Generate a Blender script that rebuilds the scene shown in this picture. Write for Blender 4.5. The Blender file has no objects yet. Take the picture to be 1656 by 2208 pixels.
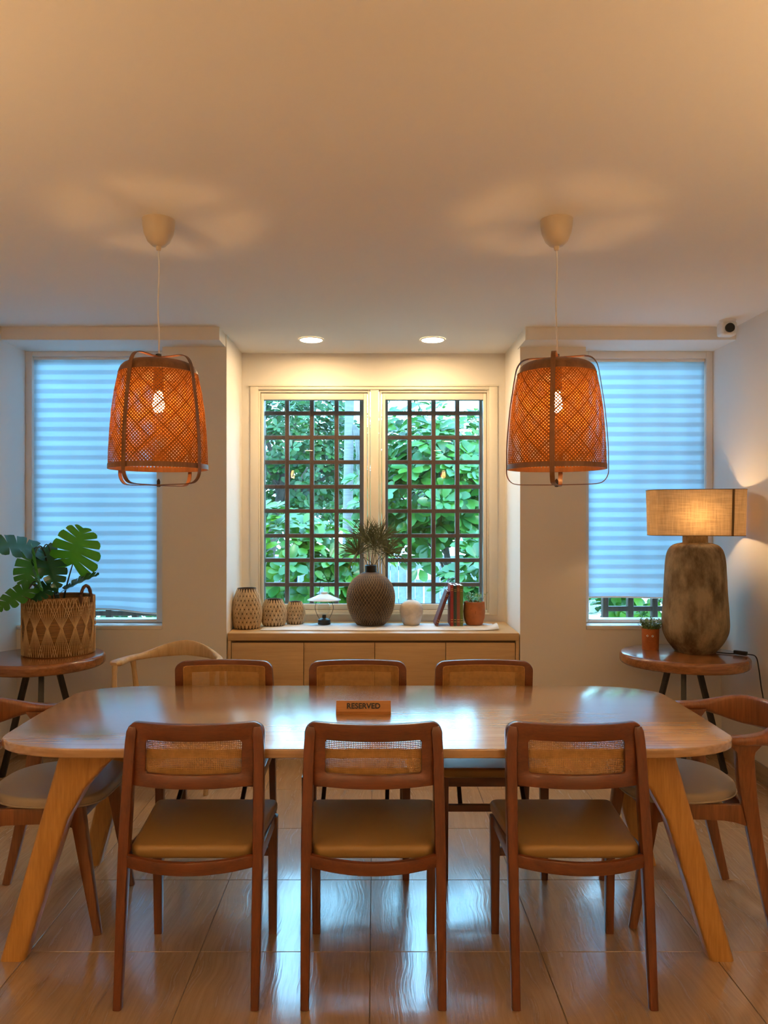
import bpy, bmesh, math, random
import numpy as np
from mathutils import Vector, Matrix
random.seed(7)
PI = math.pi
S = bpy.context.scene
COL = S.collection

# ------------------------------------------------------------------ camera
CAM_H = 1.45
cam_d = bpy.data.cameras.new('camera')
cam = bpy.data.objects.new('camera', cam_d); COL.objects.link(cam)
cam.location = (0, 0, CAM_H); cam.rotation_euler = (PI/2, 0, 0)
cam_d.sensor_fit = 'AUTO'; cam_d.sensor_width = 36.0
cam_d.lens = 1650/2208*36.0
cam_d.shift_x = 20/2208; cam_d.shift_y = 14/2208
cam_d.clip_start = 0.05; cam_d.clip_end = 200
S.camera = cam

# ------------------------------------------------------------------ world, sun, exposure
W = bpy.data.worlds.new('sky'); S.world = W; W.use_nodes = True
wn = W.node_tree; wn.nodes.clear()
wo = wn.nodes.new('ShaderNodeOutputWorld'); bg = wn.nodes.new('ShaderNodeBackground')
tc = wn.nodes.new('ShaderNodeTexCoord'); sx = wn.nodes.new('ShaderNodeSeparateXYZ')
cr = wn.nodes.new('ShaderNodeValToRGB')
cr.color_ramp.elements[0].position = 0.0; cr.color_ramp.elements[0].color = (0.34, 0.70, 1.0, 1)
cr.color_ramp.elements[1].position = 1.0; cr.color_ramp.elements[1].color = (0.22, 0.59, 1.0, 1)
wn.links.new(tc.outputs['Generated'], sx.inputs[0]); wn.links.new(sx.outputs['Z'], cr.inputs[0])
wn.links.new(cr.outputs[0], bg.inputs[0]); bg.inputs[1].default_value = 16.5
wn.links.new(bg.outputs[0], wo.inputs[0])

sun_d = bpy.data.lights.new('sun', 'SUN'); sun_d.energy = 2.6; sun_d.color = (1.0, 0.93, 0.78); sun_d.angle = 0.03
sun = bpy.data.objects.new('sun', sun_d); COL.objects.link(sun)
sun.rotation_euler = (math.radians(36), math.radians(10), 0)   # high, from behind the building

DOWN_E = 150.0; UP_E = 920.0        # added uplighters that brighten the ceiling, and recessed ceiling lamps of the room
ALC_E = 240.0         # the two recessed lamps of the alcove
PEND_E = 250.0
LAMP_E = 130.0

S.view_settings.view_transform = 'Standard'
S.view_settings.look = 'None'
S.view_settings.gamma = 1.0
S.view_settings.use_curve_mapping = False
S.view_settings.exposure = 0.0
cy = S.cycles
cy.use_denoising = True
try: cy.denoiser = 'OPENIMAGEDENOISE'
except Exception: pass
cy.max_bounces = 9; cy.diffuse_bounces = 5; cy.glossy_bounces = 4; cy.transmission_bounces = 5
cy.transparent_max_bounces = 12
cy.sample_clamp_indirect = 6.0
cy.caustics_reflective = False; cy.caustics_refractive = False

# ------------------------------------------------------------------ materials
def new_mat(name):
    m = bpy.data.materials.new(name); m.use_nodes = True
    return m, m.node_tree, m.node_tree.nodes['Principled BSDF']

def mat(name, col, rough=0.6, spec=0.5, metal=0.0, coat=0.0, bump=0.0, bscale=60.0, var=0.0, vscale=8.0, col2=None, rnd=0.0, stretch=None):
    m, t, b = new_mat(name)
    b.inputs['Base Color'].default_value = (*col, 1)
    b.inputs['Roughness'].default_value = rough
    b.inputs['Specular IOR Level'].default_value = spec
    b.inputs['Metallic'].default_value = metal
    b.inputs['Coat Weight'].default_value = coat
    b.inputs['Coat Roughness'].default_value = 0.15
    N, L = t.nodes, t.links
    src = None
    if var or bump:
        co = N.new('ShaderNodeTexCoord'); mp = N.new('ShaderNodeMapping')
        if stretch: mp.inputs['Scale'].default_value = stretch
        L.new(co.outputs['Object'], mp.inputs[0])
        if rnd:
            oi = N.new('ShaderNodeObjectInfo'); mu = N.new('ShaderNodeMath'); mu.operation = 'MULTIPLY'
            mu.inputs[1].default_value = rnd; L.new(oi.outputs['Random'], mu.inputs[0])
            cb = N.new('ShaderNodeCombineXYZ'); L.new(mu.outputs[0], cb.inputs[0]); L.new(mu.outputs[0], cb.inputs[2])
            L.new(cb.outputs[0], mp.inputs['Location'])
        src = mp.outputs[0]
    if var:
        nz = N.new('ShaderNodeTexNoise'); nz.inputs['Scale'].default_value = vscale; nz.inputs['Detail'].default_value = 6
        nz.inputs['Roughness'].default_value = 0.65
        L.new(src, nz.inputs['Vector'])
        rp = N.new('ShaderNodeValToRGB')
        c2 = col2 if col2 else tuple(c*(1-var) for c in col)
        rp.color_ramp.elements[0].position = 0.36; rp.color_ramp.elements[0].color = (*c2, 1)
        rp.color_ramp.elements[1].position = 0.62; rp.color_ramp.elements[1].color = (*col, 1)
        L.new(nz.outputs['Fac'], rp.inputs[0]); L.new(rp.outputs[0], b.inputs['Base Color'])
    if bump:
        n2 = N.new('ShaderNodeTexNoise'); n2.inputs['Scale'].default_value = bscale; n2.inputs['Detail'].default_value = 3
        L.new(src, n2.inputs['Vector'])
        bp = N.new('ShaderNodeBump'); bp.inputs['Strength'].default_value = bump; bp.inputs['Distance'].default_value = 0.004
        L.new(n2.outputs['Fac'], bp.inputs['Height']); L.new(bp.outputs[0], b.inputs['Normal'])
    return m

def wood(name, light, dark, axis='Z', scale=5.0, rough=0.4, coat=0.0, bump=0.12, spec=0.5, rnd=3.0, fine=1.0):
    """long fibres along AXIS of the object's own space"""
    m, t, b = new_mat(name)
    N, L = t.nodes, t.links
    co = N.new('ShaderNodeTexCoord'); mp = N.new('ShaderNodeMapping')
    k = 0.06
    mp.inputs['Scale'].default_value = {'X': (k, 1, 1), 'Y': (1, k, 1), 'Z': (1, 1, k)}[axis]
    oi = N.new('ShaderNodeObjectInfo'); mu = N.new('ShaderNodeMath'); mu.operation = 'MULTIPLY'; mu.inputs[1].default_value = rnd
    L.new(oi.outputs['Random'], mu.inputs[0])
    cb = N.new('ShaderNodeCombineXYZ')
    for i in range(3): L.new(mu.outputs[0], cb.inputs[i])
    L.new(co.outputs['Object'], mp.inputs[0]); L.new(cb.outputs[0], mp.inputs['Location'])
    n1 = N.new('ShaderNodeTexNoise'); n1.inputs['Scale'].default_value = scale*6; n1.inputs['Detail'].default_value = 5; n1.inputs['Distortion'].default_value = 0.6
    n2 = N.new('ShaderNodeTexNoise'); n2.inputs['Scale'].default_value = scale*38*fine; n2.inputs['Detail'].default_value = 3
    L.new(mp.outputs[0], n1.inputs['Vector']); L.new(mp.outputs[0], n2.inputs['Vector'])
    mx = N.new('ShaderNodeMath'); mx.operation = 'MULTIPLY_ADD'; mx.inputs[1].default_value = 0.4
    L.new(n2.outputs['Fac'], mx.inputs[0])
    m6 = N.new('ShaderNodeMath'); m6.operation = 'MULTIPLY'; m6.inputs[1].default_value = 0.6
    L.new(n1.outputs['Fac'], m6.inputs[0]); L.new(m6.outputs[0], mx.inputs[2])
    rp = N.new('ShaderNodeValToRGB')
    rp.color_ramp.elements[0].position = 0.35; rp.color_ramp.elements[0].color = (*dark, 1)
    rp.color_ramp.elements[1].position = 0.62; rp.color_ramp.elements[1].color = (*light, 1)
    L.new(mx.outputs[0], rp.inputs[0]); L.new(rp.outputs[0], b.inputs['Base Color'])
    b.inputs['Roughness'].default_value = rough; b.inputs['Coat Weight'].default_value = coat
    b.inputs['Coat Roughness'].default_value = 0.12
    b.inputs['Specular IOR Level'].default_value = spec
    bp = N.new('ShaderNodeBump'); bp.inputs['Strength'].default_value = bump; bp.inputs['Distance'].default_value = 0.002
    L.new(mx.outputs[0], bp.inputs['Height']); L.new(bp.outputs[0], b.inputs['Normal'])
    return m

def emis(name, col, s):
    m = bpy.data.materials.new(name); m.use_nodes = True; t = m.node_tree; t.nodes.clear()
    o = t.nodes.new('ShaderNodeOutputMaterial'); e = t.nodes.new('ShaderNodeEmission')
    e.inputs[0].default_value = (*col, 1); e.inputs[1].default_value = s
    t.links.new(e.outputs[0], o.inputs[0]); return m

def cloth_thin(name, dcol, tcol, mixf, weave=0.0, wscale=300.0):
    """thin fabric or fibre that lets light through"""
    m = bpy.data.materials.new(name); m.use_nodes = True; t = m.node_tree; t.nodes.clear()
    N, L = t.nodes, t.links
    o = N.new('ShaderNodeOutputMaterial'); d = N.new('ShaderNodeBsdfDiffuse'); tr = N.new('ShaderNodeBsdfTranslucent'); mx = N.new('ShaderNodeMixShader')
    d.inputs[0].default_value = (*dcol, 1); tr.inputs[0].default_value = (*tcol, 1); mx.inputs[0].default_value = mixf
    L.new(d.outputs[0], mx.inputs[1]); L.new(tr.outputs[0], mx.inputs[2]); L.new(mx.outputs[0], o.inputs[0])
    if weave:
        co = N.new('ShaderNodeTexCoord')
        cols = []
        for sc in ((wscale*0.06, wscale*0.06, wscale), (wscale, wscale, wscale*0.05)):
            mp = N.new('ShaderNodeMapping'); mp.inputs['Scale'].default_value = sc
            L.new(co.outputs['Object'], mp.inputs[0])
            n = N.new('ShaderNodeTexNoise'); n.inputs['Scale'].default_value = 1.0; n.inputs['Detail'].default_value = 2
            L.new(mp.outputs[0], n.inputs['Vector']); cols.append(n.outputs['Fac'])
        ad = N.new('ShaderNodeMath'); ad.operation = 'ADD'; L.new(cols[0], ad.inputs[0]); L.new(cols[1], ad.inputs[1])
        rp = N.new('ShaderNodeValToRGB')
        rp.color_ramp.elements[0].position = 0.4; rp.color_ramp.elements[0].color = (*[c*(1-weave) for c in tcol], 1)
        rp.color_ramp.elements[1].position = 0.62; rp.color_ramp.elements[1].color = (*tcol, 1)
        hf = N.new('ShaderNodeMath'); hf.operation = 'MULTIPLY'; hf.inputs[1].default_value = 0.5
        L.new(ad.outputs[0], hf.inputs[0]); L.new(hf.outputs[0], rp.inputs[0]); L.new(rp.outputs[0], tr.inputs[0])
    return m

def glass_thin(name, tint=(0.95, 0.98, 0.97), refl=1.0):
    m = bpy.data.materials.new(name); m.use_nodes = True; t = m.node_tree; t.nodes.clear()
    N, L = t.nodes, t.links
    o = N.new('ShaderNodeOutputMaterial'); a = N.new('ShaderNodeBsdfTransparent'); g = N.new('ShaderNodeBsdfGlossy'); mx = N.new('ShaderNodeMixShader')
    fr = N.new('ShaderNodeFresnel'); fr.inputs[0].default_value = 1.5
    a.inputs[0].default_value = (*tint, 1); g.inputs['Roughness'].default_value = 0.0
    gg = N.new('ShaderNodeNewGeometry'); iv = N.new('ShaderNodeMath'); iv.operation = 'SUBTRACT'; iv.inputs[0].default_value = 1.0; L.new(gg.outputs['Backfacing'], iv.inputs[1])
    ml = N.new('ShaderNodeMath'); ml.operation = 'MULTIPLY'; L.new(fr.outputs[0], ml.inputs[0]); L.new(iv.outputs[0], ml.inputs[1])
    L.new(ml.outputs[0], mx.inputs[0]); L.new(a.outputs[0], mx.inputs[1]); L.new(g.outputs[0], mx.inputs[2]); L.new(mx.outputs[0], o.inputs[0])
    return m

def leaf_mat(name, c1, c2, rough=0.45, trans=0.35, mode='island'):
    m = bpy.data.materials.new(name); m.use_nodes = True; t = m.node_tree
    N, L = t.nodes, t.links
    b = N['Principled BSDF']; o = N['Material Output']
    if mode == 'island':
        g = N.new('ShaderNodeNewGeometry'); src = g.outputs['Random Per Island']
    else:
        g = N.new('ShaderNodeObjectInfo'); src = g.outputs['Random']
    rp = N.new('ShaderNodeValToRGB')
    rp.color_ramp.elements[0].color = (*c1, 1); rp.color_ramp.elements[1].color = (*c2, 1)
    L.new(src, rp.inputs[0]); L.new(rp.outputs[0], b.inputs['Base Color'])
    b.inputs['Roughness'].default_value = rough
    tr = N.new('ShaderNodeBsdfTranslucent'); L.new(rp.outputs[0], tr.inputs[0])
    mx = N.new('ShaderNodeMixShader'); mx.inputs[0].default_value = trans
    L.new(b.outputs[0], mx.inputs[1]); L.new(tr.outputs[0], mx.inputs[2]); L.new(mx.outputs[0], o.inputs[0])
    return m

def tile_material():
    m, t, b = new_mat('wood_look_stone_tile'); N, L = t.nodes, t.links
    co = N.new('ShaderNodeTexCoord'); oi = N.new('ShaderNodeObjectInfo')
    mu = N.new('ShaderNodeMath'); mu.operation = 'MULTIPLY'; mu.inputs[1].default_value = 37.0; L.new(oi.outputs['Random'], mu.inputs[0])
    cb = N.new('ShaderNodeCombineXYZ'); L.new(mu.outputs[0], cb.inputs[0]); L.new(mu.outputs[0], cb.inputs[1])
    # slow swirl that bends the grain
    ad = N.new('ShaderNodeVectorMath'); ad.operation = 'ADD'; L.new(co.outputs['Object'], ad.inputs[0]); L.new(cb.outputs[0], ad.inputs[1])
    sw = N.new('ShaderNodeTexNoise'); sw.inputs['Scale'].default_value = 3.2; sw.inputs['Detail'].default_value = 1.5
    L.new(ad.outputs[0], sw.inputs['Vector'])
    sc = N.new('ShaderNodeVectorMath'); sc.operation = 'MULTIPLY_ADD'
    sc.inputs[1].default_value = (0.085, 0.0, 0.0); L.new(sw.outputs['Color'], sc.inputs[0]); L.new(ad.outputs[0], sc.inputs[2])
    mp = N.new('ShaderNodeMapping'); mp.inputs['Scale'].default_value = (1, 0.05, 1); L.new(sc.outputs[0], mp.inputs[0])
    n1 = N.new('ShaderNodeTexNoise'); n1.inputs['Scale'].default_value = 95; n1.inputs['Detail'].default_value = 4; n1.inputs['Roughness'].default_value = 0.6
    L.new(mp.outputs[0], n1.inputs['Vector'])
    n2 = N.new('ShaderNodeTexNoise'); n2.inputs['Scale'].default_value = 24; n2.inputs['Detail'].default_value = 5
    L.new(mp.outputs[0], n2.inputs['Vector'])
    mixn = N.new('ShaderNodeMath'); mixn.operation = 'ADD'; L.new(n1.outputs['Fac'], mixn.inputs[0]); L.new(n2.outputs['Fac'], mixn.inputs[1])
    hf = N.new('ShaderNodeMath'); hf.operation = 'MULTIPLY'; hf.inputs[1].default_value = 0.5; L.new(mixn.outputs[0], hf.inputs[0])
    rp = N.new('ShaderNodeValToRGB'); e = rp.color_ramp.elements
    e[0].position = 0.26; e[0].color = (0.16, 0.10, 0.058, 1)
    e[1].position = 0.70; e[1].color = (0.56, 0.39, 0.235, 1)
    k = e.new(0.45); k.color = (0.42, 0.28, 0.16, 1)
    L.new(hf.outputs[0], rp.inputs[0]); L.new(rp.outputs[0], b.inputs['Base Color'])
    rr = N.new('ShaderNodeMapRange'); rr.inputs[1].default_value = 0.3; rr.inputs[2].default_value = 0.7
    rr.inputs[3].default_value = 0.32; rr.inputs[4].default_value = 0.17
    b.inputs['Specular IOR Level'].default_value = 0.9; b.inputs['Coat Weight'].default_value = 0.8; b.inputs['Coat IOR'].default_value = 1.8; b.inputs['Coat Roughness'].default_value = 0.12
    L.new(hf.outputs[0], rr.inputs[0]); L.new(rr.outputs[0], b.inputs['Roughness'])
    bp = N.new('ShaderNodeBump'); bp.inputs['Strength'].default_value = 0.40; bp.inputs['Distance'].default_value = 0.0025
    L.new(bp.outputs[0], b.inputs['Coat Normal'])
    L.new(hf.outputs[0], bp.inputs['Height']); L.new(bp.outputs[0], b.inputs['Normal'])
    return m

def stave_wood():
    """table top: glued staves along X"""
    m, t, b = new_mat('oiled_oak_staves'); N, L = t.nodes, t.links
    co = N.new('ShaderNodeTexCoord')
    br = N.new('ShaderNodeTexBrick'); br.offset = 0.43; br.squash = 1.0
    br.inputs['Scale'].default_value = 1.0; br.inputs['Brick Width'].default_value = 0.62; br.inputs['Row Height'].default_value = 0.046
    br.inputs['Mortar Size'].default_value = 0.0; br.inputs['Bias'].default_value = 0.0
    br.inputs['Color1'].default_value = (0.56, 0.335, 0.145, 1); br.inputs['Color2'].default_value = (0.47, 0.265, 0.105, 1)
    L.new(co.outputs['Object'], br.inputs['Vector'])
    mp = N.new('ShaderNodeMapping'); mp.inputs['Scale'].default_value = (0.05, 1, 1); L.new(co.outputs['Object'], mp.inputs[0])
    n1 = N.new('ShaderNodeTexNoise'); n1.inputs['Scale'].default_value = 70; n1.inputs['Detail'].default_value = 5; L.new(mp.outputs[0], n1.inputs['Vector'])
    rp = N.new('ShaderNodeValToRGB'); rp.color_ramp.elements[0].position = 0.3; rp.color_ramp.elements[0].color = (0.72, 0.66, 0.6, 1)
    rp.color_ramp.elements[1].position = 0.6; rp.color_ramp.elements[1].color = (1, 1, 1, 1); L.new(n1.outputs['Fac'], rp.inputs[0])
    mx = N.new('ShaderNodeMix'); mx.data_type = 'RGBA'; mx.blend_type = 'MULTIPLY'; mx.inputs[0].default_value = 1.0
    L.new(br.outputs['Color'], mx.inputs[6]); L.new(rp.outputs[0], mx.inputs[7]); L.new(mx.outputs[2], b.inputs['Base Color'])
    b.inputs['Specular IOR Level'].default_value = 0.8; b.inputs['Roughness'].default_value = 0.22; b.inputs['Coat Weight'].default_value = 1.0; b.inputs['Coat IOR'].default_value = 2.0; b.inputs['Coat Roughness'].default_value = 0.17
    bp = N.new('ShaderNodeBump'); bp.inputs['Strength'].default_value = 0.10; bp.inputs['Distance'].default_value = 0.002
    L.new(n1.outputs['Fac'], bp.inputs['Height']); L.new(bp.outputs[0], b.inputs['Normal'])
    return m

M = {}
M['wall'] = mat('painted_wall', (0.80, 0.765, 0.70), 0.75, 0.3, bump=0.02, bscale=120)
M['ceil'] = mat('painted_ceiling', (0.83, 0.80, 0.75), 0.85, 0.2)
M['frame'] = mat('cream_window_frame', (0.80, 0.74, 0.62), 0.45)
M['framew'] = mat('white_window_frame', (0.80, 0.79, 0.76), 0.4)
M['tile'] = tile_material()
M['grout'] = mat('grout', (0.16, 0.11, 0.07), 0.8)
M['skirt'] = wood('tile_baseboard', (0.50, 0.36, 0.24), (0.34, 0.23, 0.14), 'Y', 3, 0.35)
M['glass'] = glass_thin('window_glass')
M['lattice'] = wood('dark_lattice_wood', (0.11, 0.055, 0.036), (0.06, 0.03, 0.02), 'Z', 5, 0.6)
M['sheer'] = cloth_thin('sheer_blind_band', (0.42, 0.46, 0.50), (0.46, 0.595, 0.71), 0.52)
M['dense'] = cloth_thin('dense_blind_band', (0.42, 0.46, 0.50), (0.37, 0.485, 0.60), 0.42)
M['plastic'] = mat('white_plastic', (0.78, 0.77, 0.74), 0.35)
M['cup'] = mat('beige_plastic', (0.60, 0.50, 0.37), 0.45)
M['teak'] = wood('teak', (0.140, 0.034, 0.008), (0.078, 0.018, 0.004), 'Z', 6, 0.34, 0.25)
M['teakx'] = wood('teak_across', (0.140, 0.034, 0.008), (0.078, 0.018, 0.004), 'X', 6, 0.34, 0.25)
M['darkteak'] = wood('dark_stained_wood', (0.035, 0.014, 0.007), (0.016, 0.007, 0.004), 'Z', 6, 0.4)
M['walnut'] = wood('honey_walnut', (0.24, 0.085, 0.028), (0.13, 0.040, 0.012), 'Z', 5, 0.3, 0.3)
M['cane'] = mat('cane', (0.50, 0.27, 0.085), 0.5, var=0.3, vscale=40)
M['leather'] = mat('tan_leather', (0.31, 0.18, 0.06), 0.42, 0.5, bump=0.08, bscale=220)
M['greyleather'] = mat('greige_leather', (0.42, 0.35, 0.26), 0.42, 0.5, bump=0.08, bscale=220)
M['stave'] = stave_wood()
M['oakleg'] = wood('oak', (0.58, 0.31, 0.085), (0.42, 0.205, 0.05), 'Z', 5, 0.38, 0.15)
M['paleoak'] = wood('pale_ash', (0.62, 0.44, 0.23), (0.48, 0.32, 0.155), 'Z', 5, 0.4)
M['veneer'] = wood('maple_veneer', (0.60, 0.40, 0.19), (0.50, 0.32, 0.145), 'X', 3, 0.42)
M['gap'] = mat('shadow_gap_wood', (0.10, 0.055, 0.02), 0.7)
M['bamboo'] = cloth_thin('bamboo_strip', (0.30, 0.115, 0.030), (0.55, 0.14, 0.015), 0.05)
M['bambooband'] = wood('bamboo_band', (0.20, 0.085, 0.03), (0.12, 0.048, 0.016), 'Z', 5, 0.45)
M['bulb'] = emis('lit_bulb', (1.0, 0.52, 0.17), PEND_E)
M['lampbulb'] = emis('lit_lamp_bulb', (1.0, 0.62, 0.30), LAMP_E)
M['led'] = emis('lit_led', (1.0, 0.68, 0.36), ALC_E)
M['fill_uplight'] = emis('fill_uplight_glow', (1.0, 0.62, 0.30), UP_E)  # glow of the uplighters added to brighten the ceiling
M['ledroom'] = emis('lit_room_led', (1.0, 0.64, 0.32), DOWN_E)
M['black'] = mat('black_metal', (0.012, 0.011, 0.011), 0.45, 0.5)
M['blackp'] = mat('black_plastic', (0.01, 0.01, 0.01), 0.3)
M['linen'] = cloth_thin('linen_shade', (0.44, 0.31, 0.17), (0.56, 0.38, 0.20), 0.40, 0.55, 200)
M['linenedge'] = mat('linen_trim', (0.14, 0.08, 0.03), 0.8)
M['stone'] = mat('rough_stone_glaze', (0.31, 0.24, 0.15), 0.85, 0.15, bump=0.6, bscale=60, var=0.6, vscale=11, col2=(0.095, 0.066, 0.04), stretch=(1, 1, 0.45))
M['slab'] = wood('suar_slab', (0.30, 0.12, 0.04), (0.16, 0.055, 0.018), 'X', 3, 0.25, 0.4)
M['terra'] = mat('terracotta', (0.42, 0.13, 0.04), 0.7, 0.3, var=0.2, vscale=20, bump=0.1)
M['soil'] = mat('soil', (0.03, 0.02, 0.012), 0.95, bump=0.6, bscale=90)
M['vasedark'] = mat('dark_brown_groove', (0.05, 0.03, 0.016), 0.8)
M['lozenge'] = mat('tan_carved_lozenge', (0.56, 0.41, 0.24), 0.65, var=0.3, vscale=30)
M['bigvase'] = mat('dark_brown_pottery', (0.045, 0.026, 0.013), 0.75)
M['ridge'] = mat('tan_ridge', (0.42, 0.30, 0.16), 0.75, var=0.3, vscale=30)
M['cream'] = mat('cream_stoneware', (0.62, 0.52, 0.40), 0.6, var=0.25, vscale=14, bump=0.08)
M['runner'] = mat('white_runner', (0.72, 0.72, 0.72), 0.9, bump=0.2, bscale=300)
M['paper'] = mat('book_pages', (0.78, 0.74, 0.66), 0.8)
M['red'] = mat('red_book_cloth', (0.26, 0.022, 0.018), 0.55)
M['maroon'] = mat('maroon_book_cloth', (0.10, 0.016, 0.014), 0.55)
M['rust'] = mat('rust_book_cloth', (0.24, 0.06, 0.03), 0.55)
M['darkgreen'] = mat('dark_green_book_cloth', (0.02, 0.045, 0.03), 0.55)
M['olive'] = mat('olive_green_book_cloth', (0.10, 0.14, 0.02), 0.55)
M['gold'] = mat('gilt_print', (0.65, 0.45, 0.16), 0.4, metal=0.6)
M['enamel'] = mat('white_blue_enamel', (0.62, 0.70, 0.78), 0.25)
M['lampglass'] = glass_thin('lantern_glass', (0.93, 0.95, 0.95))
M['rattan'] = mat('brown_rattan', (0.30, 0.15, 0.05), 0.75, bump=1.0, bscale=1.0, var=0.55, vscale=1.0, stretch=(9, 9, 210))
M['cord'] = mat('cream_cord', (0.60, 0.42, 0.22), 0.85)
M['handle'] = mat('dark_braided_handle', (0.10, 0.04, 0.018), 0.8, bump=0.5, bscale=120)
M['monst'] = leaf_mat('monstera_green', (0.03, 0.16, 0.012), (0.075, 0.30, 0.02), 0.32, 0.35, 'object')
M['monstd'] = leaf_mat('monstera_dark_green', (0.015, 0.085, 0.03), (0.03, 0.13, 0.045), 0.28, 0.2, 'object')
M['stemdark'] = mat('dark_green_stem', (0.02, 0.045, 0.02), 0.5)
M['needle'] = mat('dusty_green_needles', (0.075, 0.085, 0.035), 0.6)
M['twig'] = mat('brown_twig', (0.10, 0.06, 0.03), 0.8)
M['sprout'] = leaf_mat('small_green_leaf', (0.09, 0.18, 0.025), (0.32, 0.42, 0.10), 0.5, 0.3)
M['signwood'] = wood('sign_wood', (0.46, 0.22, 0.07), (0.36, 0.16, 0.05), 'X', 5, 0.45)
M['ink'] = mat('black_ink', (0.012, 0.01, 0.01), 0.6)
M['eye'] = mat('white_eye', (0.85, 0.85, 0.83), 0.3)
M['bark'] = mat('tree_bark', (0.10, 0.075, 0.06), 0.9, var=0.4, vscale=12, bump=0.6, bscale=30)
M['palmbark'] = mat('grey_palm_bark', (0.16, 0.155, 0.15), 0.9, bump=0.6, bscale=1.0, var=0.3, vscale=1.0, stretch=(3, 3, 40))
M['fence'] = mat('blue_grey_fence', (0.24, 0.26, 0.30), 0.8, var=0.3, vscale=10)
M['ground'] = mat('pale_bounce_ground', (0.46, 0.44, 0.40), 0.95, var=0.25, vscale=30)  # ground made pale to bounce daylight up onto the ceiling
M['white'] = mat('white_canvas', (0.82, 0.82, 0.82), 0.7)
M['leafA'] = leaf_mat('bright_leaf', (0.022, 0.105, 0.012), (0.10, 0.22, 0.015), 0.35, 0.35)
M['leafB'] = leaf_mat('mid_leaf', (0.018, 0.085, 0.016), (0.06, 0.17, 0.020), 0.32, 0.3)
M['leafC'] = leaf_mat('deep_leaf', (0.010, 0.045, 0.010), (0.03, 0.095, 0.015), 0.4, 0.25)
M['leafAo'] = leaf_mat('bright_leaf_single', (0.022, 0.105, 0.012), (0.11, 0.23, 0.015), 0.35, 0.35, 'object')
M['leafBo'] = leaf_mat('mid_leaf_single', (0.018, 0.09, 0.018), (0.06, 0.17, 0.020), 0.32, 0.3, 'object')
M['orange'] = mat('orange_withered_leaf', (0.75, 0.20, 0.05), 0.6)

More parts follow.
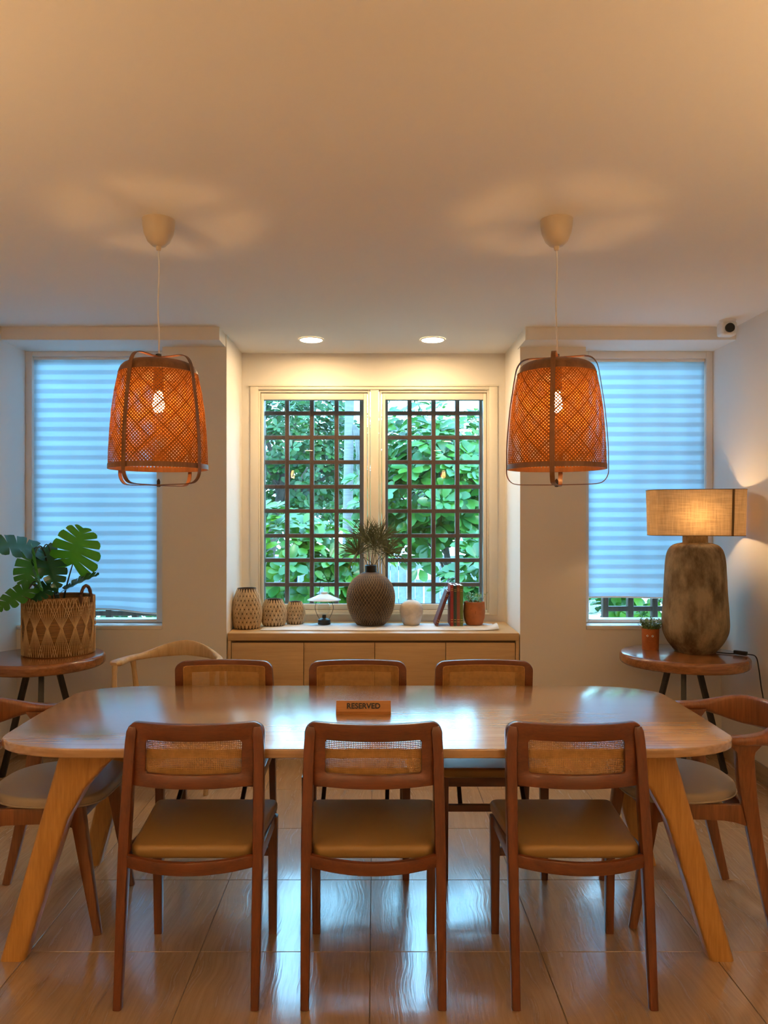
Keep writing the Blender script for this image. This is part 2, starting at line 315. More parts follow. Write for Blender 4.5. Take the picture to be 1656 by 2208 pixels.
# ------------------------------------------------------------------ mesh helpers
class MB:
    def __init__(s): s.v = []; s.f = []; s.m = []
    def add(s, vs, fs, mi=0):
        o = len(s.v); s.v += [tuple(p) for p in vs]; s.f += [tuple(i+o for i in f) for f in fs]; s.m += [mi]*len(fs)
    def box(s, x0, x1, y0, y1, z0, z1, mi=0, M4=None):
        vs = [Vector((x, y, z)) for x in (x0, x1) for y in (y0, y1) for z in (z0, z1)]
        if M4: vs = [M4 @ v for v in vs]
        s.add(vs, [(0,1,3,2),(4,6,7,5),(0,4,5,1),(2,3,7,6),(0,2,6,4),(1,5,7,3)], mi)
    def lathe(s, prof, seg=32, c=(0,0), mi=0, cap=True):
        n = len(prof); vs = []; fs = []
        for r, z in prof:
            for k in range(seg):
                a = 2*PI*k/seg; vs.append((c[0]+r*math.cos(a), c[1]+r*math.sin(a), z))
        for i in range(n-1):
            for k in range(seg):
                k2 = (k+1) % seg
                fs.append((i*seg+k, i*seg+k2, (i+1)*seg+k2, (i+1)*seg+k))
        if cap:
            if prof[0][0] > 1e-5: fs.append(tuple(range(seg-1, -1, -1)))
            if prof[-1][0] > 1e-5: fs.append(tuple((n-1)*seg+k for k in range(seg)))
        s.add(vs, fs, mi)
    def sweep(s, pts, sec, up=(0,0,1), closed=False, cap=True, mi=0):
        """sec: function(i)-> list of 2D (side, up) points, or a fixed list"""
        n = len(pts); P = [Vector(p) for p in pts]; ring = []
        fix = sec if not callable(sec) else None
        vs = []; fs = []; m = None
        u0 = Vector(up)
        for i in range(n):
            if closed: t = (P[(i+1) % n]-P[i-1]).normalized()
            else: t = (P[min(i+1, n-1)]-P[max(i-1, 0)]).normalized()
            side = t.cross(u0)
            if side.length < 1e-4: side = t.cross(Vector((0, 1, 0.01)))
            side.normalize(); upv = side.cross(t).normalized()
            sc = fix or sec(i); m = len(sc)
            vs += [P[i]+side*a+upv*b for a, b in sc]
        rng = n if closed else n-1
        for i in range(rng):
            j = (i+1) % n
            for k in range(m):
                k2 = (k+1) % m
                fs.append((i*m+k, i*m+k2, j*m+k2, j*m+k))
        if cap and not closed:
            fs.append(tuple(range(m-1, -1, -1))); fs.append(tuple((n-1)*m+k for k in range(m)))
        s.add(vs, fs, mi)
    def tube(s, pts, r, seg=8, closed=False, mi=0, up=(0.13,0.2,1)):
        rr = r if callable(r) else (lambda i: r)
        s.sweep(pts, lambda i: [(rr(i)*math.cos(2*PI*k/seg), rr(i)*math.sin(2*PI*k/seg)) for k in range(seg)], up, closed, True, mi)
    def sphere(s, c, r, seg=12, rings=8, mi=0, sc=(1,1,1)):
        vs = []; fs = []
        for i in range(rings+1):
            th = PI*i/rings
            for k in range(seg):
                a = 2*PI*k/seg
                vs.append((c[0]+r*sc[0]*math.sin(th)*math.cos(a), c[1]+r*sc[1]*math.sin(th)*math.sin(a), c[2]+r*sc[2]*math.cos(th)))
        for i in range(rings):
            for k in range(seg):
                k2 = (k+1) % seg
                fs.append((i*seg+k, (i+1)*seg+k, (i+1)*seg+k2, i*seg+k2))
        s.add(vs, fs, mi)
    def prism(s, outline, z0, z1, mi=0):
        n = len(outline)
        vs = [(x, y, z0) for x, y in outline]+[(x, y, z1) for x, y in outline]
        fs = [tuple(range(n-1, -1, -1)), tuple(range(n, 2*n))]+[(i, (i+1) % n, n+(i+1) % n, n+i) for i in range(n)]
        s.add(vs, fs, mi)
    def mesh(s, name, mats, bevel=0, bseg=2, smooth=True, angle=35):
        me = bpy.data.meshes.new(name); me.from_pydata(s.v, [], s.f)
        if not isinstance(mats, (list, tuple)): mats = [mats]
        for m in mats: me.materials.append(m)
        me.polygons.foreach_set('material_index', s.m)
        bm = bmesh.new(); bm.from_mesh(me)
        if not bevel: bmesh.ops.remove_doubles(bm, verts=bm.verts, dist=1e-6)
        bmesh.ops.recalc_face_normals(bm, faces=bm.faces)
        if bevel:
            ed = [e for e in bm.edges if len(e.link_faces) == 2 and e.calc_face_angle(0) > math.radians(30)]
            bmesh.ops.bevel(bm, geom=ed, offset=bevel, segments=bseg, profile=0.5, affect='EDGES', clamp_overlap=True)
        bm.to_mesh(me); bm.free()
        if smooth:
            me.polygons.foreach_set('use_smooth', [True]*len(me.polygons))
            me.set_sharp_from_angle(angle=math.radians(angle))
        return me
    def obj(s, name, mats, parent=None, **k):
        o = bpy.data.objects.new(name, s.mesh(name, mats, **k)); COL.objects.link(o)
        if parent: o.parent = parent
        return o

def link(name, me, parent=None, loc=(0,0,0), rot=(0,0,0)):
    o = bpy.data.objects.new(name, me); COL.objects.link(o)
    o.location = loc; o.rotation_euler = rot
    if parent: o.parent = parent
    return o
def thing(name, label, cat, loc=(0,0,0), rz=0, group=None):
    o = bpy.data.objects.new(name, None); COL.objects.link(o)
    o.empty_display_size = 0.05
    o.location = loc; o.rotation_euler = (0, 0, rz)
    return tag(o, label, cat, group)
def tag(o, label, cat, group=None):
    o['label'] = label; o['category'] = cat
    if group: o['group'] = group
    return o
def struct(o): o['kind'] = 'structure'; return o
def stuff(o): o['kind'] = 'stuff'; return o
KIDS = {}
def copy_tree(root, loc, rz, label, group=None):
    r = root.copy(); COL.objects.link(r); r.location = loc; r.rotation_euler = (0, 0, rz); r['label'] = label
    if group: r['group'] = group
    for ch in root.children:
        c = ch.copy(); COL.objects.link(c); c.parent = r
        for g in ch.children:
            d = g.copy(); COL.objects.link(d); d.parent = c
    return r
def rrect(w, h, r, n=5, cx=0, cy=0):
    """rounded rectangle outline, half sizes w,h"""
    out = []
    for (sx_, sy_, a0) in ((1, 1, 0), (-1, 1, PI/2), (-1, -1, PI), (1, -1, 1.5*PI)):
        for k in range(n+1):
            a = a0+PI/2*k/n
            out.append((cx+sx_*(w-r)+r*math.cos(a), cy+sy_*(h-r)+r*math.sin(a)))
    return out
def superell(a, b, e, n=72, cx=0, cy=0):
    out = []
    for k in range(n):
        t = 2*PI*k/n; c, s_ = math.cos(t), math.sin(t)
        out.append((cx+a*math.copysign(abs(c)**(2/e), c), cy+b*math.copysign(abs(s_)**(2/e), s_)))
    return out
def slab(outline, z0, z1, r, nr=4):
    """closed outline slab with rounded edge; returns MB"""
    mb = MB(); n = len(outline)
    cx = sum(p[0] for p in outline)/n; cy_ = sum(p[1] for p in outline)/n
    # inward offset by normal
    def off(d):
        res = []
        for i in range(n):
            a = Vector(outline[i-1]); c = Vector(outline[(i+1) % n]); t = (c-a).normalized(); nn = Vector((-t.y, t.x))
            p = Vector(outline[i])
            if nn.dot(Vector((cx, cy_))-p) < 0: nn = -nn
            res.append(p+nn*d)
        return res
    rings = []
    for k in range(nr+1):
        a = PI/2*k/nr; rings.append((off(r*(1-math.sin(a))), z0+r*(1-math.cos(a))))
    for k in range(nr+1):
        a = PI/2*k/nr; rings.append((off(r*(1-math.cos(a))), z1-r*(1-math.sin(a))))
    vs = []; fs = []
    for o, z in rings: vs += [(p[0], p[1], z) for p in o]
    m = len(rings)
    for i in range(m-1):
        for k in range(n):
            k2 = (k+1) % n; fs.append((i*n+k, i*n+k2, (i+1)*n+k2, (i+1)*n+k))
    fs.append(tuple(range(n-1, -1, -1))); fs.append(tuple((m-1)*n+k for k in range(n)))
    mb.add(vs, fs); return mb
def bez(p0, p1, p2, n=8):
    p0, p1, p2 = Vector(p0), Vector(p1), Vector(p2)
    return [(1-t)**2*p0+2*t*(1-t)*p1+t*t*p2 for t in [k/n for k in range(n+1)]]
def smoothpath(pts, n=6):
    P = [Vector(p) for p in pts]; P = [2*P[0]-P[1]]+P+[2*P[-1]-P[-2]]; out = []
    for i in range(1, len(P)-2):
        a, b, c, d = P[i-1], P[i], P[i+1], P[i+2]
        for k in range(n):
            t = k/n
            out.append(0.5*((2*b)+(c-a)*t+(2*a-5*b+4*c-d)*t*t+(3*b-a-3*c+d)*t**3))
    out.append(P[-2]); return out

def ring_frame(mb, x0, x1, z0, z1, wl, wr, wb, wt, y0, y1, mi=0):
    mb.box(x0, x0+wl, y0, y1, z0, z1, mi); mb.box(x1-wr, x1, y0, y1, z0, z1, mi)
    mb.box(x0+wl, x1-wr, y0, y1, z0, z0+wb, mi); mb.box(x0+wl, x1-wr, y0, y1, z1-wt, z1, mi)


# ------------------------------------------------------------------ ROOM SHELL
XL, XR, YB, YF, HC = -2.20, 2.13, 4.70, -3.0, 2.58
AX0, AX1, AY = -0.910, 0.893, 5.24           # the alcove
REC = 4.82                                    # plane of the side windows
b = MB(); b.box(XL-0.2, XR+0.2, YF-0.2, AY+0.25, -0.25, -0.0025)
floor = struct(b.obj('floor', M['grout']))
xs = [XL]+[-0.015+0.57*k for k in range(-3, 4)]+[XR]
ys = []
y = YB
ys.append(y)
k = 4
while True:
    y = 2.561+0.51*k
    if y < YF: break
    if y < YB-0.02: ys.append(y)
    k -= 1
ys.append(YF); ys = sorted(ys)
tile_cache = {}
def tile_mesh(w, d):
    key = (round(w, 3), round(d, 3))
    if key not in tile_cache:
        m_ = MB(); g = 0.0012; c = 0.0012
        a, e = w/2-g, d/2-g
        vs = [(-a,-e,-.008),(a,-e,-.008),(a,e,-.008),(-a,e,-.008),(-a,-e,-c),(a,-e,-c),(a,e,-c),(-a,e,-c),(-a+c,-e+c,0),(a-c,-e+c,0),(a-c,e-c,0),(-a+c,e-c,0)]
        fs = [(0,1,5,4),(1,2,6,5),(2,3,7,6),(3,0,4,7),(4,5,9,8),(5,6,10,9),(6,7,11,10),(7,4,8,11),(8,9,10,11)]
        m_.add(vs, fs); tile_cache[key] = m_.mesh('tile', M['tile'], smooth=False)
    return tile_cache[key]
for i in range(len(xs)-1):
    for j in range(len(ys)-1):
        w, d = xs[i+1]-xs[i], ys[j+1]-ys[j]
        link('tile', tile_mesh(w, d), floor, ((xs[i]+xs[i+1])/2, (ys[j]+ys[j+1])/2, 0))

b = MB(); b.box(XL-0.2, XR+0.2, YF-0.2, 4.98, HC, HC+0.2); b.box(AX0-0.1, AX1+0.1, 4.98, AY+0.25, HC, HC+0.2); struct(b.obj('ceiling', M['ceil']))
b = MB(); b.box(XL-0.2, XL, YF-0.2, 4.98, -0.01, HC); struct(b.obj('wall_left', M['wall']))
b = MB(); b.box(XR, XR+0.2, YF-0.2, 4.98, -0.01, HC); struct(b.obj('wall_right', M['wall']))
b = MB(); b.box(XL, XR, YF-0.2, YF, -0.01, HC); struct(b.obj('wall_front', M['wall']))
# back wall: piers, wall under the side windows, alcove returns and the alcove wall round its window
SOF = 2.503; SILL = 0.767
WL1 = -1.305; WR0 = 1.298
b = MB()
b.box(WL1, AX0, YB, 4.98, -0.01, HC); b.box(AX1, WR0, YB, 4.98, -0.01, HC)
b.box(AX0-0.12, AX0, 4.98, AY+0.1, -0.01, HC); b.box(AX1, AX1+0.12, 4.98, AY+0.1, -0.01, HC)
b.box(XL, WL1, YB, 4.98, -0.01, SILL); b.box(WR0, XR, YB, 4.98, -0.01, SILL)
b.box(XL, WL1, 4.76, 4.98, SOF, HC); b.box(WR0, XR, 4.76, 4.98, SOF, HC)
b.obj('wall_back', M['wall']); struct(bpy.data.objects['wall_back'])
CX0, CX1, CZ0, CZ1 = -0.800, 0.786, 0.800, 2.335     # rough opening of the alcove windows
b = MB()
b.box(AX0, CX0, AY, AY+0.12, 0.0, HC); b.box(CX1, AX1, AY, AY+0.12, 0.0, HC)
b.box(CX0, CX1, AY, AY+0.12, CZ1, HC); b.box(CX0, CX1, AY, AY+0.12, 0.0, CZ0)
struct(b.obj('wall_alcove', M['wall']))
# boxed-out beams above the two side windows
b = MB(); b.box(XL, -0.916, 4.51, YB+0.06, SOF, HC); struct(b.obj('trim_1', M['wall']))
b = MB(); b.box(0.888, XR, 4.51, YB+0.06, SOF, HC); struct(b.obj('trim_2', M['wall']))
# alcove window casing: stepped mouldings and the thin ledge above
b = MB()
ring_frame(b, -0.850, 0.838, 0.79, 2.352, CX0+0.854, 0.842-CX1, 0.014, 0.021, AY-0.012, AY)
b.box(-0.862, 0.848, AY-0.018, AY, 2.352, 2.364)
struct(b.obj('trim_3', M['frame'], bevel=0.002))
b = MB(); b.box(-0.030, 0.028, AY-0.006, AY+0.10, CZ0, CZ1); struct(b.obj('trim_4', M['frame'], bevel=0.003))
# baseboards
b = MB(); b.box(XL, XL+0.012, YF, YB, 0, 0.10); struct(b.obj('baseboard_left', M['skirt'], bevel=0.002))
b = MB(); b.box(XR-0.012, XR, YF, YB, 0, 0.10); struct(b.obj('baseboard_right', M['skirt'], bevel=0.002))
b = MB(); b.box(XL+0.012, AX0, YB-0.012, YB, 0, 0.10); b.box(AX1, XR-0.012, YB-0.012, YB, 0, 0.10); struct(b.obj('baseboard_back', M['skirt'], bevel=0.002))

# casement windows of the alcove with their timber lattice outside
bar_cache = {}
def bar_mesh(w, d, h, hor):
    key = (round(w,4), round(d,4), round(h,4))
    if key not in bar_cache:
        m_ = MB(); m_.box(-w/2, w/2, -d/2, d/2, -h/2, h/2); bar_cache[key] = m_.mesh('lattice_bar', M['lattice'], bevel=0.003, bseg=1)
    return bar_cache[key]
def casement(name, x0, x1, gx0, gx1, bars_x, bars_z):
    GZ0, GZ1 = 0.8625, 2.266
    f = MB()
    # outer frame, then the sash standing slightly back, with a fine rebate round the glass
    ring_frame(f, x0, x1, CZ0, CZ1, 0.016, 0.016, 0.022, 0.022, AY+0.002, AY+0.10)
    ring_frame(f, x0+0.019, x1-0.019, CZ0+0.025, CZ1-0.025, gx0-x0-0.019, x1-0.019-gx1, GZ0-CZ0-0.025, CZ1-0.025-GZ1, AY+0.012, AY+0.07)
    o = struct(f.obj(name, M['frame'], bevel=0.0025))
    g = MB(); ring_frame(g, gx0-0.003, gx1+0.003, GZ0-0.003, GZ1+0.003, 0.005, 0.005, 0.005, 0.005, AY+0.03, AY+0.05)
    g.obj('glazing_seal', M['blackp'], o)
    g = MB(); g.box(gx0, gx1, AY+0.038, AY+0.043, GZ0, GZ1); g.obj('pane', M['glass'], o)
    LY = 5.41
    for x in bars_x: link('lattice_bar', bar_mesh(0.030, 0.045, 1.75, 0), o, (x, LY, 1.56))
    L = bars_x[-1]-bars_x[0]+0.03
    for z in bars_z: link('lattice_bar', bar_mesh(L, 0.035, 0.028, 1), o, ((bars_x[0]+bars_x[-1])/2, LY-0.004, z))
    return o
lat = 5.41/1650
bz = [CAM_H-(yy-1118)*lat for yy in (839, 891.6, 943.8, 996.8, 1049.7, 1102, 1155, 1207.7, 1260, 1312)]
casement('window_2', -0.800, -0.032, -0.762, -0.076, [(x-808)*lat for x in (568, 619.5, 672.7, 726, 780)], bz)
casement('window_3', 0.030, 0.786, 0.073, 0.746, [(x-808)*lat for x in (832, 882.9, 934.4, 985.7, 1037.5)], bz)

# side windows: casing, sash, pane, sill, lattice outside
def side_window(name, x0, x1, gx0, gx1, gz0, gz1, bars_x, bars_z):
    f = MB()
    ring_frame(f, x0, x1, SILL+0.028, SOF, gx0-x0-0.004, x1-gx1-0.004, 0.02, SOF-gz1-0.004, REC, REC+0.10)
    o = struct(f.obj(name, M['framew'], bevel=0.003))
    g = MB(); ring_frame(g, gx0-0.004, gx1+0.004, gz0-0.018, gz1+0.004, 0.014, 0.014, 0.018, 0.014, REC+0.045, REC+0.085); g.obj('sash', M['framew'], o, bevel=0.002)
    g = MB(); g.box(gx0+0.008, gx1-0.008, REC+0.060, REC+0.066, gz0, gz1-0.01); g.obj('pane', M['glass'], o)
    g = MB(); g.box(x0+0.001, x1-0.001, YB-0.006, REC+0.05, SILL, SILL+0.026); g.obj('sill', M['framew'], o, bevel=0.006, bseg=3)
    LY = 5.06
    for x in bars_x: link('lattice_bar', bar_mesh(0.038, 0.045, 1.80, 0), o, (x, LY, 1.62))
    L = bars_x[-1]-bars_x[0]+0.04
    for z in bars_z: link('lattice_bar', bar_mesh(L, 0.035, 0.032, 1), o, ((bars_x[0]+bars_x[-1])/2, LY-0.004, z))
    return o
l5 = 5.06/1650
zb = [CAM_H-(yy-1118)*l5 for yy in (1312, 1262, 1210, 1158, 1105, 1052, 1000, 948, 896, 844, 792)]
side_window('window_1', XL, WL1, -2.155, -1.378, 0.800, 2.468, [(x-808)*l5 for x in (124, 180, 236, 292, 348)], [z-0.03 for z in zb])
side_window('window_4', WR0, XR, 1.352, 2.085, 0.800, 2.455, [(x-808)*l5 for x in (1304, 1358, 1410, 1462, 1514)], zb)

# banded roller blinds
def blind(name, label, x0, x1, ztop, zbot, sag):
    t = thing(name, label, 'blind', ((x0+x1)/2, REC+0.028, zbot), 0, 'striped roller blinds')
    w = x1-x0; H = ztop-zbot
    m_ = MB(); nx = 24; bands = []
    z = 0.0; k = 0
    while z < H-0.005:
        h = 0.031 if k % 2 else 0.029
        bands.append((z, min(z+h, H-0.001), k % 2)); z += h; k += 1
    def P(i, z):
        u = i/nx; g = math.exp(-z/0.09)
        return (-w/2+w*u, 0.0012*math.sin(z*104+u*2)+0.004*g*math.sin(u*9), z+g*sag(u))
    for z0, z1, mi in bands:
        vs = [P(i, z0) for i in range(nx+1)]+[P(i, z1) for i in range(nx+1)]
        m_.add(vs, [(i, i+1, nx+2+i, nx+1+i) for i in range(nx)], mi)
    m_.obj('blind_fabric', [M['dense'], M['sheer']], t)
    r = MB(); r.tube([(-w/2+w*i/nx, 0.0, 0.0+sag(i/nx)) for i in range(nx+1)], 0.005, 8); r.obj('bottom_bar', M['plastic'], t)
    r = MB(); r.box(-w/2, w/2, -0.012, 0.012, H-0.012, H+0.006); r.obj('head_rail', M['plastic'], t, bevel=0.004)
    return t
blind('roller_blind', 'pale blue banded roller blind with sagging hem, behind the potted monstera', -2.158, -1.379, 2.466, 0.862, lambda u: 0.020-0.045*max(0, u-0.45)*1.3+0.004*math.sin(u*12))
blind('roller_blind', 'pale blue banded roller blind with straight hem, behind the stone table lamp', 1.350, 2.087, 2.453, 0.950, lambda u: 0.003*math.sin(u*7))

# ------------------------------------------------------------------ DINING TABLE
TH = 0.72; TX, TY = -0.025, 2.883
t = thing('dining_table', 'long light oak dining table with rounded corners and splayed board legs', 'table', (TX, TY, 0))
out = []
for sx_, sy_, a0 in ((1, 1, 0), (-1, 1, PI/2), (-1, -1, PI), (1, -1, 1.5*PI)):
    for k in range(19):
        a = a0+PI/2*k/18; x = sx_*(1.232-0.30)+0.30*math.cos(a); y_ = sy_*(0.463-0.165)+0.165*math.sin(a)
        out.append((x*(1-0.010*(y_/0.463)**2), y_*(1-0.012*(x/1.232)**2)))
    a1 = a0+PI/2
    if a0 in (0, PI):
        for k in range(1, 20): x = sx_*(1.232-0.30)*(1-2*k/20); out.append((x*0.99, sy_*0.463*(1-0.012*(x/1.232)**2)))
    else:
        for k in range(1, 8): y_ = sy_*(0.463-0.165)*(1-2*k/8); out.append((sx_*1.232*(1-0.010*(y_/0.463)**2), y_))
slab(out, TH-0.030, TH, 0.005).obj('table_top', M['stave'], t)
def table_leg(sx_, sy_):
    m_ = MB()
    # a board, broad across x, leaning outwards; the inner top edge sweeps into a gusset
    zs = [0.0, 0.15, 0.30, 0.45, 0.55, 0.62, 0.66, 0.689]
    vs = []; n = 12
    rows = []
    for z in zs:
        f = z/0.69
        cx_ = 1.165+(0.972-1.165)*f; cyy = 0.345+(0.300-0.345)*f
        hw = 0.040+0.007*f
        inner = cx_-hw - 0.13*max(0, (f-0.60)/0.40)**2.2
        outer = cx_+hw
        hd = 0.036+0.006*f
        row = [(p[0], p[1]) for p in rrect((outer-inner)/2, hd, 0.016, 3, (outer+inner)/2, cyy)]
        rows.append([(x*sx_-TX*0, y_*sy_, z) for x, y_ in row])
    m = len(rows[0])
    for r_ in rows: vs += r_
    fs = [(i*m+k, i*m+(k+1) % m, (i+1)*m+(k+1) % m, (i+1)*m+k) for i in range(len(rows)-1) for k in range(m)]
    fs += [tuple(range(m)), tuple((len(rows)-1)*m+k for k in range(m))]
    m_.add(vs, fs); return m_
for sx_ in (-1, 1):
    for sy_ in (-1, 1): table_leg(sx_, sy_).obj('leg', M['oakleg'], t)

# RESERVED sign
sg = thing('reserved_sign', 'small wooden block sign reading RESERVED on the dining table', 'sign', (-0.042, 2.865, TH))
m_ = MB(); w = 0.1025
prof = [(-0.019, 0.0), (-0.019, 0.012), (-0.0165, 0.014), (0.0, 0.048), (0.004, 0.048), (0.020, 0.0)]
n = len(prof)
m_.add([(-w, y_, z) for y_, z in prof]+[(w, y_, z) for y_, z in prof], [tuple(range(n)), tuple(range(2*n-1, n-1, -1))]+[(i, (i+1) % n, n+(i+1) % n, n+i) for i in range(n)])
m_.obj('block', M['signwood'], sg, bevel=0.001)
cu = bpy.data.curves.new('lettering', 'FONT'); cu.body = 'RESERVED'; cu.size = 0.0275; cu.align_x = 'CENTER'; cu.align_y = 'CENTER'
cu.extrude = 0.0004; cu.offset = 0.0008; cu.space_character = 1.02
tmp = bpy.data.objects.new('tmp', cu); COL.objects.link(tmp)
dg = bpy.context.evaluated_depsgraph_get(); dg.update()
me = bpy.data.meshes.new_from_object(tmp.evaluated_get(dg)); bpy.data.objects.remove(tmp)
me.materials.clear(); me.materials.append(M['ink'])
ang = math.atan2(0.034, 0.0165)
link('lettering', me, sg, (0.0, -0.0095-0.0006, 0.0297), (ang, 0, 0))

# ------------------------------------------------------------------ CANE CHAIRS
def ydisp(x): return -0.045*(1-(x/0.2)**2)
def make_cane_chair(label):
    t = thing('cane_chair', label, 'chair', (0, 0, 0))
    wd = M['teak']
    # rear legs running up as back posts
    for s in (-1, 1):
        path = smoothpath([(s*0.203, -0.212, 0.0), (s*0.203, -0.182, 0.22), (s*0.203, -0.152, 0.43), (s*0.201, -0.122, 0.62), (s*0.1985, -0.106, 0.74), (s*0.193, -0.102, 0.806)], 4)
        n = len(path)
        def sec(i, n=n):
            f = i/(n-1); a = 0.0125+0.004*min(1, f*2.2); d = 0.014+0.006*math.sin(PI*min(1, f*1.05))
            if i == n-1: a *= 0.7; d *= 0.7
            return [(p[0], p[1]) for p in rrect(a, d, 0.006, 2)]
        m_ = MB(); m_.sweep(path, sec, (0, 1, 0)); m_.obj('rear_leg', wd, t)
    for s in (-1, 1):
        m_ = MB(); path = [(s*0.200, 0.207, 0.0), (s*0.201, 0.203, 0.25), (s*0.201, 0.200, 0.412)]
        m_.sweep(path, lambda i: rrect(0.0135+0.002*i, 0.0135+0.002*i, 0.004, 2), (0, 1, 0)); m_.obj('front_leg', wd, t)
    # seat frame
    m_ = MB(); m_.box(-0.186, 0.186, 0.19, 0.212, 0.372, 0.414); m_.obj('front_rail', M['teakx'], t, bevel=0.003)
    for s in (-1, 1):
        m_ = MB(); m_.sweep([(s*0.199, 0.186, 0.395), (s*0.203, -0.130, 0.418)], rrect(0.010, 0.020, 0.004, 2)); m_.obj('side_rail', M['teakx'], t)
    m_ = MB(); path = [(x, -0.160-0.060*(1-(x/0.19)**2), 0.417) for x in [(-0.19+0.38*k/16) for k in range(17)]]
    m_.sweep(path, rrect(0.010, 0.0195, 0.005, 2)); m_.obj('rear_rail', M['teakx'], t)
    m_ = MB(); m_.box(-0.188, 0.188, 0.194, 0.214, 0.272, 0.300); m_.obj('stretcher', M['teakx'], t, bevel=0.003)
    for s in (-1, 1):
        m_ = MB(); m_.sweep([(s*0.130+0.005, 0.190, 0.292), (s*0.130, 0.02, 0.404)], rrect(0.0085, 0.0085, 0.003, 2)); m_.obj('brace', M['darkteak'], t)
    # seat pad: front wider than rear, softly domed
    outl = []
    for (x, y_) in rrect(1, 1, 0.16, 5): 
        yy = 0.048+y_*0.200
        hw = 0.2020+0.015*y_
        outl.append((x*hw, yy-0.012*(1-x*x) if y_ > 0.5 else yy-0.016*(1-x*x)*(y_ < -0.5)))
    base = slab(outl, 0.416, 0.456, 0.014, 4)
    m_ = base
    o = m_.obj('seat', M['leather'], t)
    # backrest frame ring, bowed
    N = 64
    def ring_pts(w, z0, z1, r, n=16):
        return rrect(w, (z1-z0)/2, r, n-1, 0, (z0+z1)/2)
    outer = ring_pts(0.2145, 0.630, 0.820, 0.040); inner = ring_pts(0.1480, 0.669, 0.769, 0.010)
    def sub(pts):   # extra points along the long straight edges so the bow stays smooth
        return pts
    def dens(poly, per=10):
        o_ = []
        n_ = len(poly)
        for i in range(n_):
            a, c = poly[i], poly[(i+1) % n_]
            o_.append(a)
            if (i+1) % 16 == 0:
                for k in range(1, per): o_.append((a[0]+(c[0]-a[0])*k/per, a[1]+(c[1]-a[1])*k/per))
        return o_
    outer, inner = dens(outer), dens(inner)
    n = len(outer); m_ = MB(); yb = -0.104
    def Y(x, z): return yb+ydisp(x)-(0.80-z)*0.09
    vs = []
    for (poly, dy) in ((outer, 0.0), (outer, 0.024), (inner, 0.024), (inner, 0.006)):
        vs += [(x, Y(x, z)+dy, z) for x, z in poly]
    fs = []
    for a in range(4):
        c = (a+1) % 4
        fs += [(a*n+i, a*n+(i+1) % n, c*n+(i+1) % n, c*n+i) for i in range(n)]
    m_.add(vs, fs); m_.obj('backrest_frame', M['teakx'], t, bevel=0.003, bseg=2)
    # cane: a woven sheet of flat strands on the front face, and its reed border
    m_ = MB(); cw, c0, c1 = 0.178, 0.652, 0.796; p = 0.0053; hw = 0.00135
    nx = int(2*cw/p); nz = int((c1-c0)/p)
    for i in range(nx+1):
        x = -cw+2*cw*i/nx; yy = 0.0262
        m_.add([(x-hw, Y(x-hw, c0)+yy, c0), (x+hw, Y(x+hw, c0)+yy, c0), (x+hw, Y(x+hw, c1)+yy, c1), (x-hw, Y(x-hw, c1)+yy, c1)], [(0, 1, 2, 3)])
    for j in range(nz+1):
        z = c0+(c1-c0)*j/nz; vs = []; sg_ = 18
        for i in range(sg_+1):
            x = -cw+2*cw*i/sg_
            vs += [(x, Y(x, z-hw)+0.0268, z-hw), (x, Y(x, z+hw)+0.0268, z+hw)]
        m_.add(vs, [(2*i, 2*i+2, 2*i+3, 2*i+1) for i in range(sg_)])
    stuff(m_.obj('cane_weave', M['cane'], t, smooth=False))
    m_ = MB(); poly = dens(rrect(cw+0.001, (c1-c0)/2+0.001, 0.012, 15, 0, (c0+c1)/2))
    m_.tube([(x, Y(x, z)+0.026, z) for x, z in poly], 0.0022, 6, True); m_.obj('reed_border', M['cane'], t)
    return t
NEAR = [(-0.557, 'teak cane-back chair with its back to us, leftmost of the near row'),
        (-0.004, 'teak cane-back chair with its back to us, middle of the near row'),
        (0.621, 'teak cane-back chair with its back to us, rightmost of the near row')]
FAR = [(-0.664, 'teak cane-back chair across the table facing us, nearest the pale wood armchair'),
       (-0.075, 'teak cane-back chair across the table facing us, directly behind the RESERVED sign'),
       (0.481, 'teak cane-back chair across the table facing us, rightmost of the far row')]
chair = make_cane_chair(NEAR[0][1]); chair['group'] = 'cane chairs along the near side'
chair.location = (NEAR[0][0], 2.475, 0)
for x, lab in NEAR[1:]: copy_tree(chair, (x, 2.475, 0), 0, lab, 'cane chairs along the near side')
for x, lab in FAR: copy_tree(chair, (x, 3.285, 0), PI, lab, 'cane chairs along the far side')

